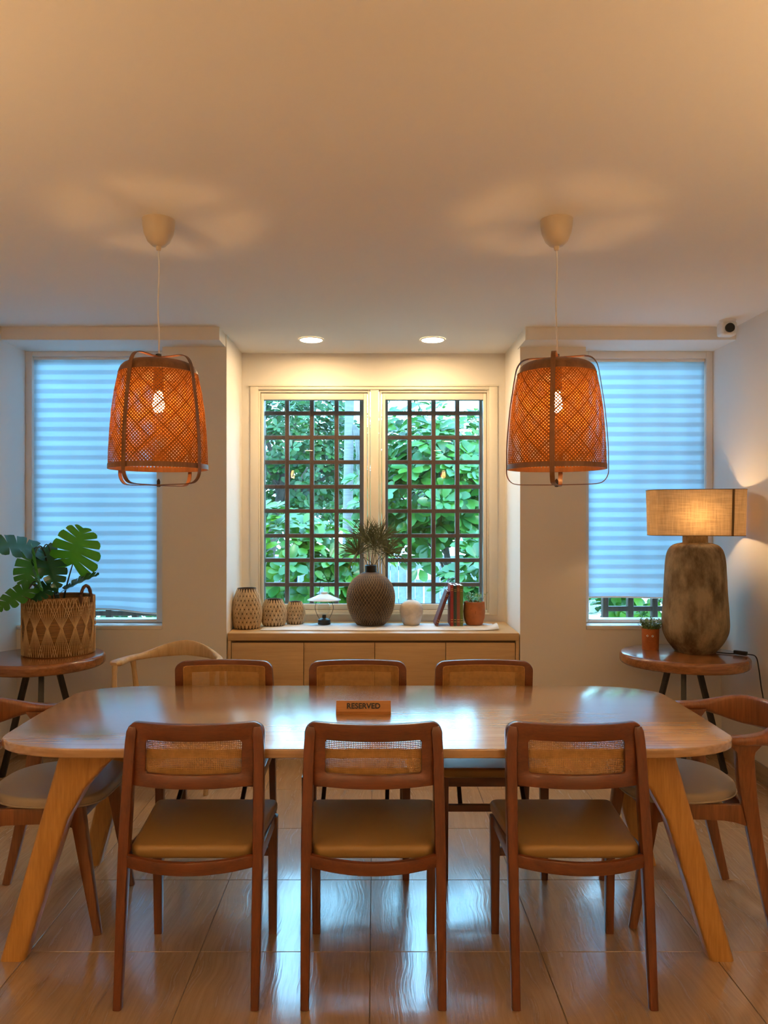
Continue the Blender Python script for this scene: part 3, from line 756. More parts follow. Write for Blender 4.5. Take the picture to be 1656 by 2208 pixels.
# ------------------------------------------------------------------ ELBOW CHAIRS AT THE TABLE ENDS
def make_elbow(label):
    t = thing('elbow_chair', label, 'chair', (0, 0, 0), 0, 'curved-back chairs at the table ends')
    wd = M['walnut']
    for s in (-1, 1):
        path = smoothpath([(s*0.180, 0.250, 0), (s*0.178, 0.215, 0.2), (s*0.176, 0.182, 0.40), (s*0.176, 0.172, 0.455)], 4); n = len(path)
        m_ = MB(); m_.sweep(path, lambda i, n=n: rrect(0.012+0.012*i/(n-1), 0.014+0.016*i/(n-1), 0.007, 2), (0, 1, 0)); m_.obj('front_leg', wd, t)
        path = smoothpath([(s*0.186, -0.245, 0), (s*0.196, -0.195, 0.22), (s*0.205, -0.150, 0.45), (s*0.218, -0.128, 0.60), (s*0.228, -0.124, 0.672)], 4); n = len(path)
        def sec(i, n=n):
            f = i/(n-1); w = 0.016+0.015*min(1, f*1.6)+0.03*max(0, f-0.86)/0.14*1.0
            return rrect(0.012+0.008*f, w, 0.007, 2)
        m_ = MB(); m_.sweep(path, sec, (0, 1, 0)); m_.obj('rear_leg', wd, t)
    # apron with soft arches at the corners
    for s in (-1, 1):
        m_ = MB(); pts = [(s*(0.178+0.024*k/8), 0.17-0.31*k/8, 0.418) for k in range(9)]
        def sec(i):
            d = min(i, 8-i)/4; lo = 0.030+0.018*(1-min(1, d*1.6))**2
            return [(-0.010, 0.026), (-0.010, -lo), (0.010, -lo), (0.010, 0.026)]
        m_.sweep(pts, sec); m_.obj('side_rail', wd, t, bevel=0.003)
    m_ = MB(); m_.box(-0.165, 0.165, 0.165, 0.187, 0.388, 0.444); m_.obj('front_rail', M['teakx'], t, bevel=0.003)
    m_ = MB(); m_.box(-0.190, 0.190, -0.155, -0.135, 0.388, 0.444); m_.obj('rear_rail', M['teakx'], t, bevel=0.003)
    # D-shaped pad
    outl = []
    for k in range(60):
        a = 2*PI*k/60; c, s_ = math.cos(a), math.sin(a)
        e = 4.0 if s_ > 0 else 2.5
        x = 0.222*math.copysign(abs(c)**(2/e), c); y_ = 0.215*math.copysign(abs(s_)**(2/e), s_)
        x *= 1.0-0.10*max(0, -y_/0.215)
        outl.append((x, y_+0.045))
    slab(outl, 0.448, 0.486, 0.014, 4).obj('seat', M['greyleather'], t)
    m_ = MB(); m_.tube([(x*1.004, (y_-0.045)*1.004+0.045, 0.4565) for x, y_ in outl], 0.0032, 6, True); m_.obj('seat_welt', M['greyleather'], t)
    # wrap-round back rail: flat arms turning into an upright back
    pts = []; n = 40
    for k in range(n+1):
        a = -PI*0.56+ (PI*1.12)*k/n
        x = 0.252*math.sin(a)*(1.0 if abs(a) < PI/2 else 1-0.10*(abs(a)-PI/2)); y_ = -0.105-0.255*math.cos(a)
        pts.append((x, y_, 0.684+0.008*math.cos(a)+0.0))
    def sec(i):
        a = abs(-1+2*i/n); f = max(0, min(1, (0.86-a)/0.52)); f = f*f*(3-2*f)
        hh = 0.015+0.042*f; ww = 0.028-0.014*f
        if i in (0, n): hh *= 0.55; ww *= 0.55
        ang = 0.0
        return [(p[0], p[1]) for p in rrect(ww, hh, min(ww, hh)*0.8, 3)]
    m_ = MB(); m_.sweep(pts, sec, (0, 0, 1)); m_.obj('back_rail', wd, t)
    return t
e1 = make_elbow('curved-back walnut chair with greige pad at the right end of the table'); e1.location = (1.165, 2.895, 0); e1.rotation_euler = (0, 0, PI/2)
copy_tree(e1, (-1.215, 2.850, 0), -PI/2, 'curved-back walnut chair with greige pad at the left end of the table')

# ------------------------------------------------------------------ PALE ROUND ARMCHAIR BY THE WALL
t = thing('armchair', 'pale ash armchair with a carved curved backrest standing below the left window', 'chair', (-1.128, 4.20, 0), PI+math.radians(-7))
pts = []; n = 48
for k in range(n+1):
    u = -1+2*k/n; a = u*PI*0.60
    x = 0.268*math.sin(a) if abs(a) < PI/2 else math.copysign(0.268+0.02*(abs(a)-PI/2), a)
    y_ = -0.235*math.cos(a) if abs(a) < PI/2 else 0.30*(abs(a)-PI/2)+0.02
    z = 0.660+0.018*max(0, 1-abs(u)*2.0)
    pts.append((x, y_-0.02, z))
def sec(i):
    u = abs(-1+2*i/n); f = max(0, 1-u/0.62); f = f*f*(3-2*f)
    e = max(0, (u-0.80)/0.2)
    hh = 0.0145+0.034*f; ww = 0.019-0.007*f+0.017*math.sin(min(1, e*1.3)*PI*0.5)
    lo = 0.0145+0.008*f
    if i in (0, n): ww *= 0.5; hh *= 0.5; lo *= 0.5
    base = rrect(1, 1, 0.75, 3)
    return [(p[0]*ww, p[1]*(hh*1.35 if p[1] > 0 else lo)) for p in base]
m_ = MB(); m_.sweep(pts, sec, (0, 0, 1)); m_.obj('back_rail', M['paleoak'], t)
for s in (-1, 1):
    for nm, top, bot in (('front_leg', (s*0.275, 0.080, 0.652), (s*0.262, 0.155, 0.0)), ('rear_leg', (s*0.262, -0.115, 0.652), (s*0.225, -0.215, 0.0))):
        P = [Vector(bot).lerp(Vector(top), q/12) for q in range(13)]
        m_ = MB(); m_.tube(P, lambda i: 0.0115+0.0075*math.sin(PI*min(1, i/12*0.95+0.05))+(0.006*(i-11) if i > 11 else 0), 10); m_.obj(nm, M['paleoak'], t)
m_ = MB()
for s in (-1, 1): m_.sweep([(s*0.262, 0.11, 0.40), (s*0.238, -0.165, 0.39)], rrect(0.011, 0.024, 0.006, 2))
m_.sweep([(-0.262, 0.11, 0.40), (0.262, 0.11, 0.40)], rrect(0.011, 0.024, 0.006, 2)); m_.sweep([(-0.238, -0.165, 0.39), (0.238, -0.165, 0.39)], rrect(0.011, 0.024, 0.006, 2))
m_.obj('seat_frame', M['paleoak'], t)
outl = [(x*(0.245+0.015*y_), y_*0.14-0.03) for x, y_ in rrect(1, 1, 0.15, 4)]
slab(outl, 0.402, 0.430, 0.01).obj('seat', M['cane'], t)

# ------------------------------------------------------------------ SIDE TABLES
def side_table(label, loc, rad, rot, H=0.69, thick=0.060, seed=0):
    t = thing('side_table', label, 'table', loc, 0, 'slab-top side tables in the corners')
    rr = random.Random(seed); ph = [rr.random()*6 for _ in range(3)]
    outl = []
    for k in range(64):
        a = 2*PI*k/64; r = rad*(1+0.018*math.sin(2*a+ph[0])+0.012*math.sin(3*a+ph[1]))
        outl.append((r*math.cos(a), r*math.sin(a)*0.97))
    slab(outl, H-thick, H, 0.018, 5).obj('slab_top', M['slab'], t)
    m_ = MB(); m_.lathe([(0.13, H-thick-0.007), (0.13, H-thick-0.0005)], 24); m_.obj('mounting_plate', M['black'], t)
    for k in range(3):
        a = rot+2*PI*k/3; c, s_ = math.cos(a), math.sin(a)
        top = Vector((0.085*c, 0.085*s_, H-thick-0.005)); bot = Vector((0.25*c, 0.25*s_, 0.0))
        m_ = MB(); m_.sweep([bot, top], rrect(0.014, 0.014, 0.003, 2), (c, s_, 0.3)); m_.obj('leg', M['black'], t)
    return t
side_table('round dark wood side table on black legs, under the woven plant basket', (-1.845, 4.25, 0), 0.330, math.radians(-70), seed=2)
side_table('round dark wood side table on black legs, under the stone table lamp', (1.742, 4.315, 0), 0.345, math.radians(-112), seed=5)

# ------------------------------------------------------------------ PLANT BASKET + MONSTERA
BX, BY, BZ, BH, BR = -1.790, 4.335, 0.69, 0.325, 0.190
t = thing('woven_basket', 'round brown rattan basket laced with cream cords, on the left side table', 'basket', (BX, BY, BZ))
m_ = MB(); m_.lathe([(BR*0.95, 0.0), (BR, 0.02), (BR*1.005, 0.16), (BR, BH-0.01), (BR-0.006, BH), (BR-0.016, BH-0.004), (BR-0.016, BH-0.06), (0, BH-0.06)], 48)
m_.obj('body', M['rattan'], t)
m_ = MB(); ND = 17; cr_ = BR+0.0045
def onb(a, z): return (cr_*math.cos(a), cr_*math.sin(a), z)
for d in range(ND):
    a0 = 2*PI*d/ND; zn = BH*0.50; da = 2*PI/ND
    for f in np.linspace(-1.1, 1.1, 8):
        for (z1, sc) in ((BH-0.004, 1.0), (0.006, 0.62)):
            P = [onb(a0+da*f*(0.05+0.95*q/4*sc if sc < 1 else 0.05+0.95*q/4), zn+(z1-zn)*q/4) for q in range(5)]
            m_.tube(P, 0.0018, 4)
    m_.sphere(onb(a0, zn), 0.006, 6, 4, sc=(1, 1, 1.8))
stuff(m_.obj('lacing_cords', M['cord'], t))
for a, lab in ((math.radians(-20), 1), (math.radians(160), 2)):
    ca, sa = math.cos(a), math.sin(a); P = []
    for q in range(15):
        u = PI*q/14; w_ = 0.042*math.cos(u); zz = BH-0.035+0.095*math.sin(u)**0.8
        P.append((BR*ca*1.0-sa*w_, BR*sa*1.0+ca*w_, zz))
    m_ = MB(); m_.tube(P, lambda i: 0.0085+0.0015*(i % 2), 8); m_.obj('handle', M['handle'], t)

def monstera_mesh(name, L=0.25, Wd=0.26, lobes=6, fold=0.25, droop=0.3, seed=0, material=None, deep=0.32):
    rr = random.Random(seed); m_ = MB(); V = lobes*3; U = 5
    def mid(v): return v
    def wdt(v): return math.sin(PI*min(1, (v+0.10)/1.10)**0.72)**0.75
    def base_pos(u, v, s):
        w = wdt(v)*Wd/2
        an = -0.75+1.75*v           # lobes point back at the base, forward at the tip
        x = s*u*w*math.cos(an*0.55); y_ = v*L+u*w*math.sin(an)*0.9
        if v < 0.12: y_ -= u*(0.12-v)*L*0.9
        return x, y_
    for s in (-1, 1):
        for lb in range(lobes):
            v0, v1 = lb/lobes, (lb+1)/lobes
            cut = rr.uniform(0.36, 0.55) if lb > 0 else 0.7
            vs = []
            for i in range(U+1):
                u = i/U
                sh = max(0, (u-deep)/(1-deep))*0.24 if lb < lobes else 0
                for j in range(4):
                    q = j/3
                    vv = v0+(v1-v0)*(sh*0.5+q*(1-sh)) if u > deep else v0+(v1-v0)*q
                    uu = u*(1-0.05*(1 if q in (0, 1) else 0)*(u > 0.9))
                    x, y_ = base_pos(uu, vv, s)
                    r2 = abs(x)/(Wd/2)
                    z = fold*abs(x)*0.6-droop*(y_/L)**2*L*0.5-droop*0.25*r2*r2*Wd+0.004*math.sin(vv*40)*u
                    vs.append((x, y_, z))
            fs = [(i*4+j, i*4+j+1, i*4+4+j+1, i*4+4+j) for i in range(U) for j in range(3)]
            m_.add(vs, fs)
    return m_.mesh(name, material, angle=80)
# blade base position (px-free, metres relative to basket), direction of midrib, facing normal
pl = thing('monstera_plant', 'artificial monstera with split green leaves standing in the woven basket', 'plant', (BX, BY, BZ+BH-0.06))
m_ = MB(); m_.lathe([(0, 0.001), (BR-0.02, 0.001), (BR-0.02, 0.012), (0, 0.02)], 24); m_.obj('soil', M['soil'], pl)
def world_px(x, y, Yd): return Vector(((x-808)*Yd/1650, Yd, CAM_H-(y-1118)*Yd/1650))
O = Vector((BX, BY, BZ+BH-0.06))
def add_leaf(base, tip, face, size, wide, material, seed, fold=0.25, droop=0.3, root=(0.0, 0.0), bend=0.1, lobes=6):
    base = Vector(base)-O; tip = Vector(tip)-O
    yv = (tip-base).normalized(); zv = Vector(face); zv = (zv-yv*zv.dot(yv)).normalized(); xv = yv.cross(zv)
    me = monstera_mesh('leaf', (tip-base).length, wide, lobes, fold, droop, seed, material)
    R = Matrix((xv, yv, zv)).transposed().to_4x4(); R.translation = base
    o = bpy.data.objects.new('leaf', me); COL.objects.link(o); o.parent = pl; o.matrix_local = R
    # petiole
    r0 = Vector((root[0], root[1], 0.01)); mid_ = (r0+base)/2+Vector((0, 0, bend))
    P = bez(r0, mid_, base, 12)
    s = MB(); s.tube(P, lambda i: 0.0052-0.0018*i/12, 8); s.obj('petiole', M['stemdark'], pl)
add_leaf(world_px(157, 1216, 4.30), world_px(178, 1139, 4.26), (0.12, -1, 0.25), 1, 0.285, M['monst'], 3, 0.10, 0.10, (0.02, 0.0), 0.02)
add_leaf(world_px(72, 1183, 4.25), world_px(-35, 1163, 4.05), (0.1, -0.62, 0.8), 1, 0.22, M['monstd'], 5, 0.2, 0.25, (0.0, 0.02), 0.22)
add_leaf(world_px(84, 1192, 4.38), world_px(46, 1256, 4.28), (-0.35, -1, 0.15), 1, 0.26, M['monst'], 8, 0.15, 0.2, (-0.02, 0.03), 0.28)
add_leaf(world_px(92, 1188, 4.30), world_px(127, 1258, 4.16), (0.75, -0.7, 0.3), 1, 0.20, M['monstd'], 11, 0.5, 0.3, (0.0, -0.01), 0.30)
add_leaf(world_px(142, 1272, 4.28), world_px(210, 1234, 4.22), (-0.25, -0.35, 0.9), 1, 0.15, M['monstd'], 13, 0.5, 0.15, (0.03, 0.0), 0.03)
add_leaf(world_px(62, 1270, 4.16), world_px(-6, 1308, 4.02), (0.1, -0.55, 0.85), 1, 0.16, M['monst'], 17, 0.3, 0.3, (-0.04, -0.06), 0.16)
add_leaf(world_px(76, 1193, 4.18), world_px(84, 1275, 4.10), (-0.95, -0.35, 0.1), 1, 0.16, M['monst'], 19, 0.6, 0.2, (-0.02, -0.03), 0.30)
add_leaf(world_px(110, 1262, 4.22), world_px(72, 1290, 4.12), (0.0, -0.8, 0.6), 1, 0.13, M['monstd'], 23, 0.3, 0.25, (0.0, -0.03), 0.06)

# ------------------------------------------------------------------ TABLE LAMP, SMALL POT ON RIGHT TABLE
LX, LY_ = 1.832, 4.375
t = thing('table_lamp', 'tall brown stone table lamp with a rectangular linen shade, lit', 'lamp', (LX, LY_, 0.69))
m_ = MB(); rprof = [(0.105, 0.0), (0.112, 0.006), (0.150, 0.055), (0.174, 0.105), (0.181, 0.150), (0.179, 0.22), (0.172, 0.32), (0.166, 0.44), (0.161, 0.52), (0.150, 0.572), (0.128, 0.603), (0.098, 0.617), (0.072, 0.622), (0.068, 0.632), (0.068, 0.690)]
m_.lathe([(p.x, p.z) for p in smoothpath([(r, 0, z) for r, z in rprof], 4)]+[(0.055, 0.690), (0.0, 0.690)], 56)
m_.obj('base', M['stone'], t)
m_ = MB(); m_.lathe([(0.018, 0.690), (0.018, 0.735), (0.012, 0.74)], 16); m_.obj('bulb_socket', M['blackp'], t)
m_ = MB(); m_.sphere((0, 0, 0.775), 0.032, 16, 10); m_.obj('bulb', M['lampbulb'], t)
sh = MB(); outl = rrect(0.262, 0.135, 0.085, 8); n = len(outl); z0, z1 = 0.664, 0.922
tap = lambda o_, f: [(x*f, y_*f) for x, y_ in o_]
oo = [tap(outl, 0.975), tap(outl, 1.0)]
vs = [(x, y_, z0) for x, y_ in oo[0]]+[(x, y_, z1) for x, y_ in oo[1]]
sh.add(vs, [(i, (i+1) % n, n+(i+1) % n, n+i) for i in range(n)])
shade = sh.obj('lamp_shade', M['linen'], t)
m_ = MB(); m_.tube([(x, y_, z1) for x, y_ in oo[1]], 0.0018, 6, True); m_.tube([(x, y_, z0) for x, y_ in oo[0]], 0.0018, 6, True)
m_.obj('shade_trim', M['linenedge'], shade)
m_ = MB(); m_.sweep([(0.172, -0.1335, z0), (0.177, -0.1365, z1)], [(-0.006, -0.0015), (0.006, -0.0015), (0.006, 0.0015), (-0.006, 0.0015)], (0, -1, 0)); m_.obj('shade_seam', M['linenedge'], shade)
m_ = MB()
for a in (0, PI/2, PI, 1.5*PI): m_.tube([(0.02*math.cos(a), 0.02*math.sin(a), 0.72), (0.25*math.cos(a) if abs(math.cos(a)) > .5 else 0, 0.128*math.sin(a) if abs(math.sin(a)) > .5 else 0, 0.70)], 0.002, 6)
m_.obj('shade_carrier', M['black'], t)
for o_ in (t,): o_.rotation_euler = (0, 0, math.radians(-14))
cw = Matrix.Rotation(-math.radians(-14), 4, 'Z')
def L2(p): return cw @ (Vector(p)-Vector((LX, LY_, 0.69)))
m_ = MB(); m_.tube([L2(p) for p in smoothpath([(1.925, 4.315, 0.696), (1.985, 4.275, 0.695), (2.022, 4.250, 0.700), (2.060, 4.225, 0.700), (2.092, 4.200, 0.690), (2.104, 4.19, 0.62), (2.108, 4.17, 0.52), (2.112, 4.12, 0.40), (2.113, 4.0, 0.25), (2.113, 3.9, 0.12)], 6)], 0.0035, 6); m_.obj('power_cord', M['blackp'], t)
m_ = MB(); m_.box(-0.036, 0.036, -0.013, 0.013, -0.009, 0.013); o_ = m_.obj('cord_switch', M['blackp'], t, bevel=0.004); o_.location = L2((2.030, 4.246, 0.703)); o_.rotation_euler = (0, 0, math.radians(-40))

t = thing('potted_herb', 'small terracotta pot with googly eyes and a leafy sprout, beside the stone lamp', 'plant', (1.605, 4.455, 0.69))
PR = 0.049
m_ = MB(); m_.lathe([(PR*0.93, 0), (PR*0.95, 0.004), (PR, 0.118), (PR*0.99, 0.122), (PR*0.9, 0.120), (PR*0.88, 0.10), (0, 0.10)], 32); m_.obj('pot', M['terra'], t)
def sprouts(mb, n, R, z0, zh, leaf, rr, spread=1.0):
    for i in range(n):
        a = rr.random()*2*PI; r = R*math.sqrt(rr.random())*0.8
        b0 = Vector((r*math.cos(a), r*math.sin(a), z0)); h = zh*rr.uniform(0.5, 1)
        tip = b0+Vector((math.cos(a)*h*0.6*spread*rr.random(), math.sin(a)*h*0.6*spread*rr.random(), h))
        mb.tube([b0, b0.lerp(tip, 0.5)+Vector((0, 0, 0.004)), tip], 0.0007, 4)
        for q in range(6):
            p = b0.lerp(tip, 0.3+0.7*q/5); an = rr.random()*2*PI; d = Vector((math.cos(an), math.sin(an), 0.5)).normalized()
            sd = d.cross(Vector((0, 0, 1))).normalized()*leaf*0.35
            mb.add([p, p+d*leaf*0.5+sd, p+d*leaf, p+d*leaf*0.5-sd], [(0, 1, 2, 3)])
m_ = MB(); sprouts(m_, 90, PR, 0.10, 0.085, 0.015, random.Random(4), 1.5); stuff(m_.obj('sprigs', M['sprout'], t, smooth=False))
for s in (-0.0125, 0.0135):
    ax = -0.018+s; ay = -math.sqrt(PR*PR-ax*ax)+0.001
    m_ = MB(); m_.sphere((ax, ay, 0.082), 0.0062, 12, 8); e_ = m_.obj('eye', M['eye'], t)
    m_ = MB(); m_.sphere((ax-0.0012, ay-0.0048, 0.0835), 0.0028, 10, 6); m_.obj('pupil', M['blackp'], e_)
m_ = MB(); m_.tube([(-0.027, -0.0425, 0.052), (-0.017, -0.0478, 0.049), (-0.005, -0.0497, 0.052)], 0.0016, 6); m_.obj('mouth', M['terra'], t)

# ------------------------------------------------------------------ SIDEBOARD IN THE ALCOVE
CH = 0.746
t = thing('sideboard', 'maple sideboard with four plain doors built into the window alcove', 'cabinet', (0, 4.70, 0))
x0, x1 = AX0+0.006, AX1-0.006
m_ = MB(); m_.box(x0, x1, -0.002, 0.524, CH-0.046, CH); m_.obj('worktop', M['veneer'], t, bevel=0.002)
m_ = MB(); m_.box(x0+0.022, x1-0.022, 0.020, 0.524, 0.085, CH-0.047); m_.obj('carcass', M['gap'], t)
for xa in (x0, x1-0.020):
    m_ = MB(); m_.box(xa, xa+0.020, 0.0, 0.524, 0.0, CH-0.047); m_.obj('side_panel', M['veneer'], t, bevel=0.001)
m_ = MB(); m_.box(x0+0.021, x1-0.021, 0.05, 0.07, 0.0, 0.084); m_.obj('plinth', M['gap'], t)
ed = [x0+0.023, -0.436, 0.0, 0.436, x1-0.023]
for i in range(4):
    m_ = MB(); m_.box(ed[i]+0.0018, ed[i+1]-0.0018, 0.000, 0.0185, 0.088, CH-0.060); m_.obj('door', M['veneer'], t, bevel=0.0012)
# table runner
m_ = MB(); nx, ny = 60, 6; vs = []
for j in range(ny+1):
    for i in range(nx+1):
        x = -0.72+1.50*i/nx; y_ = 4.80+0.30*j/ny
        z = CH+0.0028+0.0006*math.sin(x*31+j)
        if i/nx > 0.93 and j <= 3: q = (i/nx-0.93)/0.07; z += 0.035*q*q*math.exp(-((j-1.6)/1.5)**2); 
        vs.append((x, y_-0.02*math.sin(i/nx*3)*(j < 1), z))
fs = [(j*(nx+1)+i, j*(nx+1)+i+1, (j+1)*(nx+1)+i+1, (j+1)*(nx+1)+i) for j in range(ny) for i in range(nx)]
m_.add(vs, fs)
o_ = m_.obj('table_runner', M['runner']); so = o_.modifiers.new('thick', 'SOLIDIFY'); so.thickness = 0.0018; so.offset = 1
tag(o_, 'white cloth runner with one curled corner lying along the sideboard top', 'runner')
TOP = CH+0.0058

def px(x, y, Yd): return ((x-808)*Yd/1650, Yd, CAM_H-(y-1118)*Yd/1650)
# carved lozenge vases
def lozenge_vase(label, x, Y, R, H, rows, cols, z=CH):
    t = thing('carved_vase', label, 'vase', (x, Y, z), 0, 'carved lozenge vases')
    prof = lambda f: R*(0.62+0.38*math.sin(PI*min(1, max(0, (f*0.90+0.14))))**0.75) if f < 1.1 else 0
    P = [(prof(f)*0.98, f*H) for f in np.linspace(0, 1, 14)]
    P = [(0, 0.0)]+P+[(P[-1][0]-0.008, H-0.002), (P[-1][0]-0.012, H*0.8), (0, H*0.8)]
    m_ = MB(); m_.lathe(P, 36, cap=False); m_.obj('body', M['vasedark'], t)
    m_ = MB()
    for r_ in range(rows):
        for c in range(cols):
            a = 2*PI*(c+0.5*(r_ % 2))/cols; f0 = (r_+0.5)/rows*0.95+0.025
            hz = 0.95/rows*0.98; ha = PI/cols*0.86
            def pt(fa, ff, lift): 
                f = min(0.995, max(0.005, f0+ff*hz)); rr_ = prof(f)*0.98+lift
                return (rr_*math.cos(a+fa*ha), rr_*math.sin(a+fa*ha), f*H)
            ring = [pt(0, -0.95, 0.0), pt(0.85, -0.38, 0.0), pt(0.85, 0.38, 0.0), pt(0, 0.95, 0.0), pt(-0.85, 0.38, 0.0), pt(-0.85, -0.38, 0.0)]
            inn = [pt(0, -0.66, 0.0038), pt(0.52, -0.30, 0.0045), pt(0.52, 0.30, 0.0045), pt(0, 0.66, 0.0038), pt(-0.52, 0.30, 0.0045), pt(-0.52, -0.30, 0.0045)]
            m_.add(ring+inn, [(k_, (k_+1) % 6, 6+(k_+1) % 6, 6+k_) for k_ in range(6)]+[(6, 7, 8, 9, 10, 11)])
    stuff(m_.obj('lozenges', M['lozenge'], t))
    return t
lozenge_vase('tall carved lozenge vase at the left end of the sideboard', (532.5-808)*4.92/1650, 4.92, 0.0955, 0.258, 9, 22)
lozenge_vase('wide low carved lozenge vase, middle of the three on the sideboard', (590.5-808)*5.01/1650, 5.01, 0.083, 0.172, 6, 20, TOP)
lozenge_vase('smallest and darkest carved lozenge vase, nearest the lantern', (637-808)*5.09/1650, 5.09, 0.064, 0.148, 6, 18, TOP)

# storm lantern
lx = (699-808)*5.06/1650
t = thing('storm_lantern', 'small glass oil lantern with a white conical shade on the sideboard', 'lantern', (lx, 5.06, TOP))
m_ = MB(); m_.lathe([(0.041, 0), (0.042, 0.004), (0.040, 0.030), (0.030, 0.036), (0.014, 0.042), (0.012, 0.062), (0.0, 0.062)], 28); m_.obj('base', M['black'], t)
m_ = MB(); m_.lathe([(0.018, 0.060), (0.040, 0.082), (0.043, 0.105), (0.036, 0.130), (0.024, 0.148), (0.022, 0.165)], 28, cap=False); m_.obj('glass_globe', M['lampglass'], t)
m_ = MB(); m_.lathe([(0.112, 0.160), (0.110, 0.163), (0.060, 0.184), (0.026, 0.200), (0.022, 0.212), (0.0, 0.214)], 32); m_.lathe([(0.112, 0.160), (0.060, 0.180), (0.022, 0.196)], 32, cap=False); m_.obj('shade', M['enamel'], t)
m_ = MB()
for s in (-1, 1): m_.tube(smoothpath([(s*0.030, 0, 0.030), (s*0.052, 0, 0.075), (s*0.060, 0, 0.11), (s*0.050, 0, 0.15), (s*0.034, 0, 0.175), (s*0.030, 0, 0.24), (s*0.024, 0, 0.285), (0, 0, 0.302)], 4), 0.0018, 6)
m_.tube([(0.010*math.cos(a), 0, 0.314+0.010*math.sin(a)) for a in np.linspace(0, 2*PI, 17)[:-1]], 0.0016, 6, True)
m_.obj('wire_handle', M['black'], t)

# big woven-texture vase
vx, vy = (799.5-808)*5.05/1650, 5.05
t = thing('pottery_vase', 'large round dark brown vase with a raised tan net pattern, centre of the sideboard', 'vase', (vx, vy, TOP))
VRP = smoothpath([(f, 0, r) for f, r in ((0, .091), (.1, .119), (.25, .144), (.4, .1565), (.52, .1595), (.65, .1545), (.78, .137), (.88, .110), (.95, .078), (1, .046))], 5)
VRX = [p.x for p in VRP]; VRY = [p.z for p in VRP]
def vr(f): return float(np.interp(f, VRX, VRY))
HB = 0.345
P = [(0, 0)]+[(vr(f), f*HB) for f in np.linspace(0, 1, 36)]
m_ = MB(); m_.lathe(P, 48); m_.obj('body', M['bigvase'], t)
m_ = MB(); NS = 44
for d in (-1, 1):
    for k in range(NS):
        vs = []; q = 40
        for i in range(q+1):
            f = 0.012+0.968*i/q; a = 2*PI*k/NS+d*f*1.55; r = vr(f)
            da = 0.0009/max(0.03, r)*1.2
            vs += [((r-0.0005)*math.cos(a-da), (r-0.0005)*math.sin(a-da), f*HB), ((r+0.0016)*math.cos(a), (r+0.0016)*math.sin(a), f*HB), ((r-0.0005)*math.cos(a+da), (r-0.0005)*math.sin(a+da), f*HB)]
        m_.add(vs, [(3*i+c, 3*i+c+1, 3*i+c+4, 3*i+c+3) for i in range(q) for c in (0, 1)])
stuff(m_.obj('raised_net', M['ridge'], t, smooth=False))
m_ = MB(); m_.lathe([(0.037, HB-0.004), (0.0385, HB), (0.040, HB+0.045), (0.036, HB+0.047), (0.033, HB+0.02), (0.0, HB+0.02)], 32); m_.obj('neck', M['blackp'], t)
# dry needle sprigs in it
SP = [((-0.085, -0.02, 0.560), 'needle-leaved sprig arching out furthest left in the big vase'),
      ((-0.030, 0.03, 0.640), 'upright needle-leaved sprig left of centre in the big vase'),
      ((0.022, -0.03, 0.600), 'needle-leaved sprig just right of centre in the big vase, nearest us'),
      ((0.060, 0.02, 0.645), 'tall needle-leaved sprig right of centre at the back of the big vase'),
      ((0.105, -0.01, 0.555), 'needle-leaved sprig arching out furthest right in the big vase')]
for i, (tp, lab) in enumerate(SP):
    rr = random.Random(40+i)
    t = thing('needle_sprig', lab, 'plant', (vx, vy, TOP+HB+0.0225), 0, 'needle sprigs in the big vase')
    base = Vector((tp[0]*0.12, tp[1]*0.4, 0.0)); top = Vector((tp[0], tp[1], tp[2]-HB-0.0225-0.07))
    m_ = MB(); m_.tube(bez(base, base.lerp(top, 0.5)+Vector((0, 0, 0.03)), top, 8), 0.0024, 6); m_.obj('stem', M['twig'], t)
    m_ = MB(); out_d = Vector((tp[0]*7, tp[1]*2, 0.55)).normalized()
    for q in range(84):
        d = Vector((rr.gauss(0, 1), rr.gauss(0, 0.45), rr.gauss(0.25, 0.8))).normalized()+out_d*0.75; d.normalize()
        L_ = rr.uniform(0.12, 0.21); s0 = top-Vector((0, 0, 0.04*rr.random()))
        p1 = s0+d*L_*0.55; p2 = s0+d*L_+Vector((0, 0, -0.05*rr.random()))
        lim = 5.215-vy
        for p in (p1, p2): p.y = max(-0.16, min(lim-0.02, p.y))
        sd = d.cross(Vector((0, -1, 0.2))); sd = sd.normalized()*0.0021 if sd.length > 1e-3 else Vector((0.002, 0, 0))
        m_.add([s0-sd*0.5, s0+sd*0.5, p1+sd, p1-sd, p2], [(0, 1, 2, 3), (3, 2, 4)])
    stuff(m_.obj('needles', M['needle'], t, smooth=False))

# cream egg vase
t = thing('egg_vase', 'small cream egg-shaped stoneware vase between the big vase and the books', 'vase', ((887-808)*5.04/1650, 5.04, TOP))
m_ = MB(); m_.lathe([(0, 0)]+[(0.052, 0.0), (0.055, 0.004), (0.068, 0.045), (0.0775, 0.085), (0.076, 0.110), (0.066, 0.134), (0.048, 0.150), (0.026, 0.159), (0.015, 0.162), (0.012, 0.158), (0, 0.150)], 40); m_.obj('body', M['cream'], t)

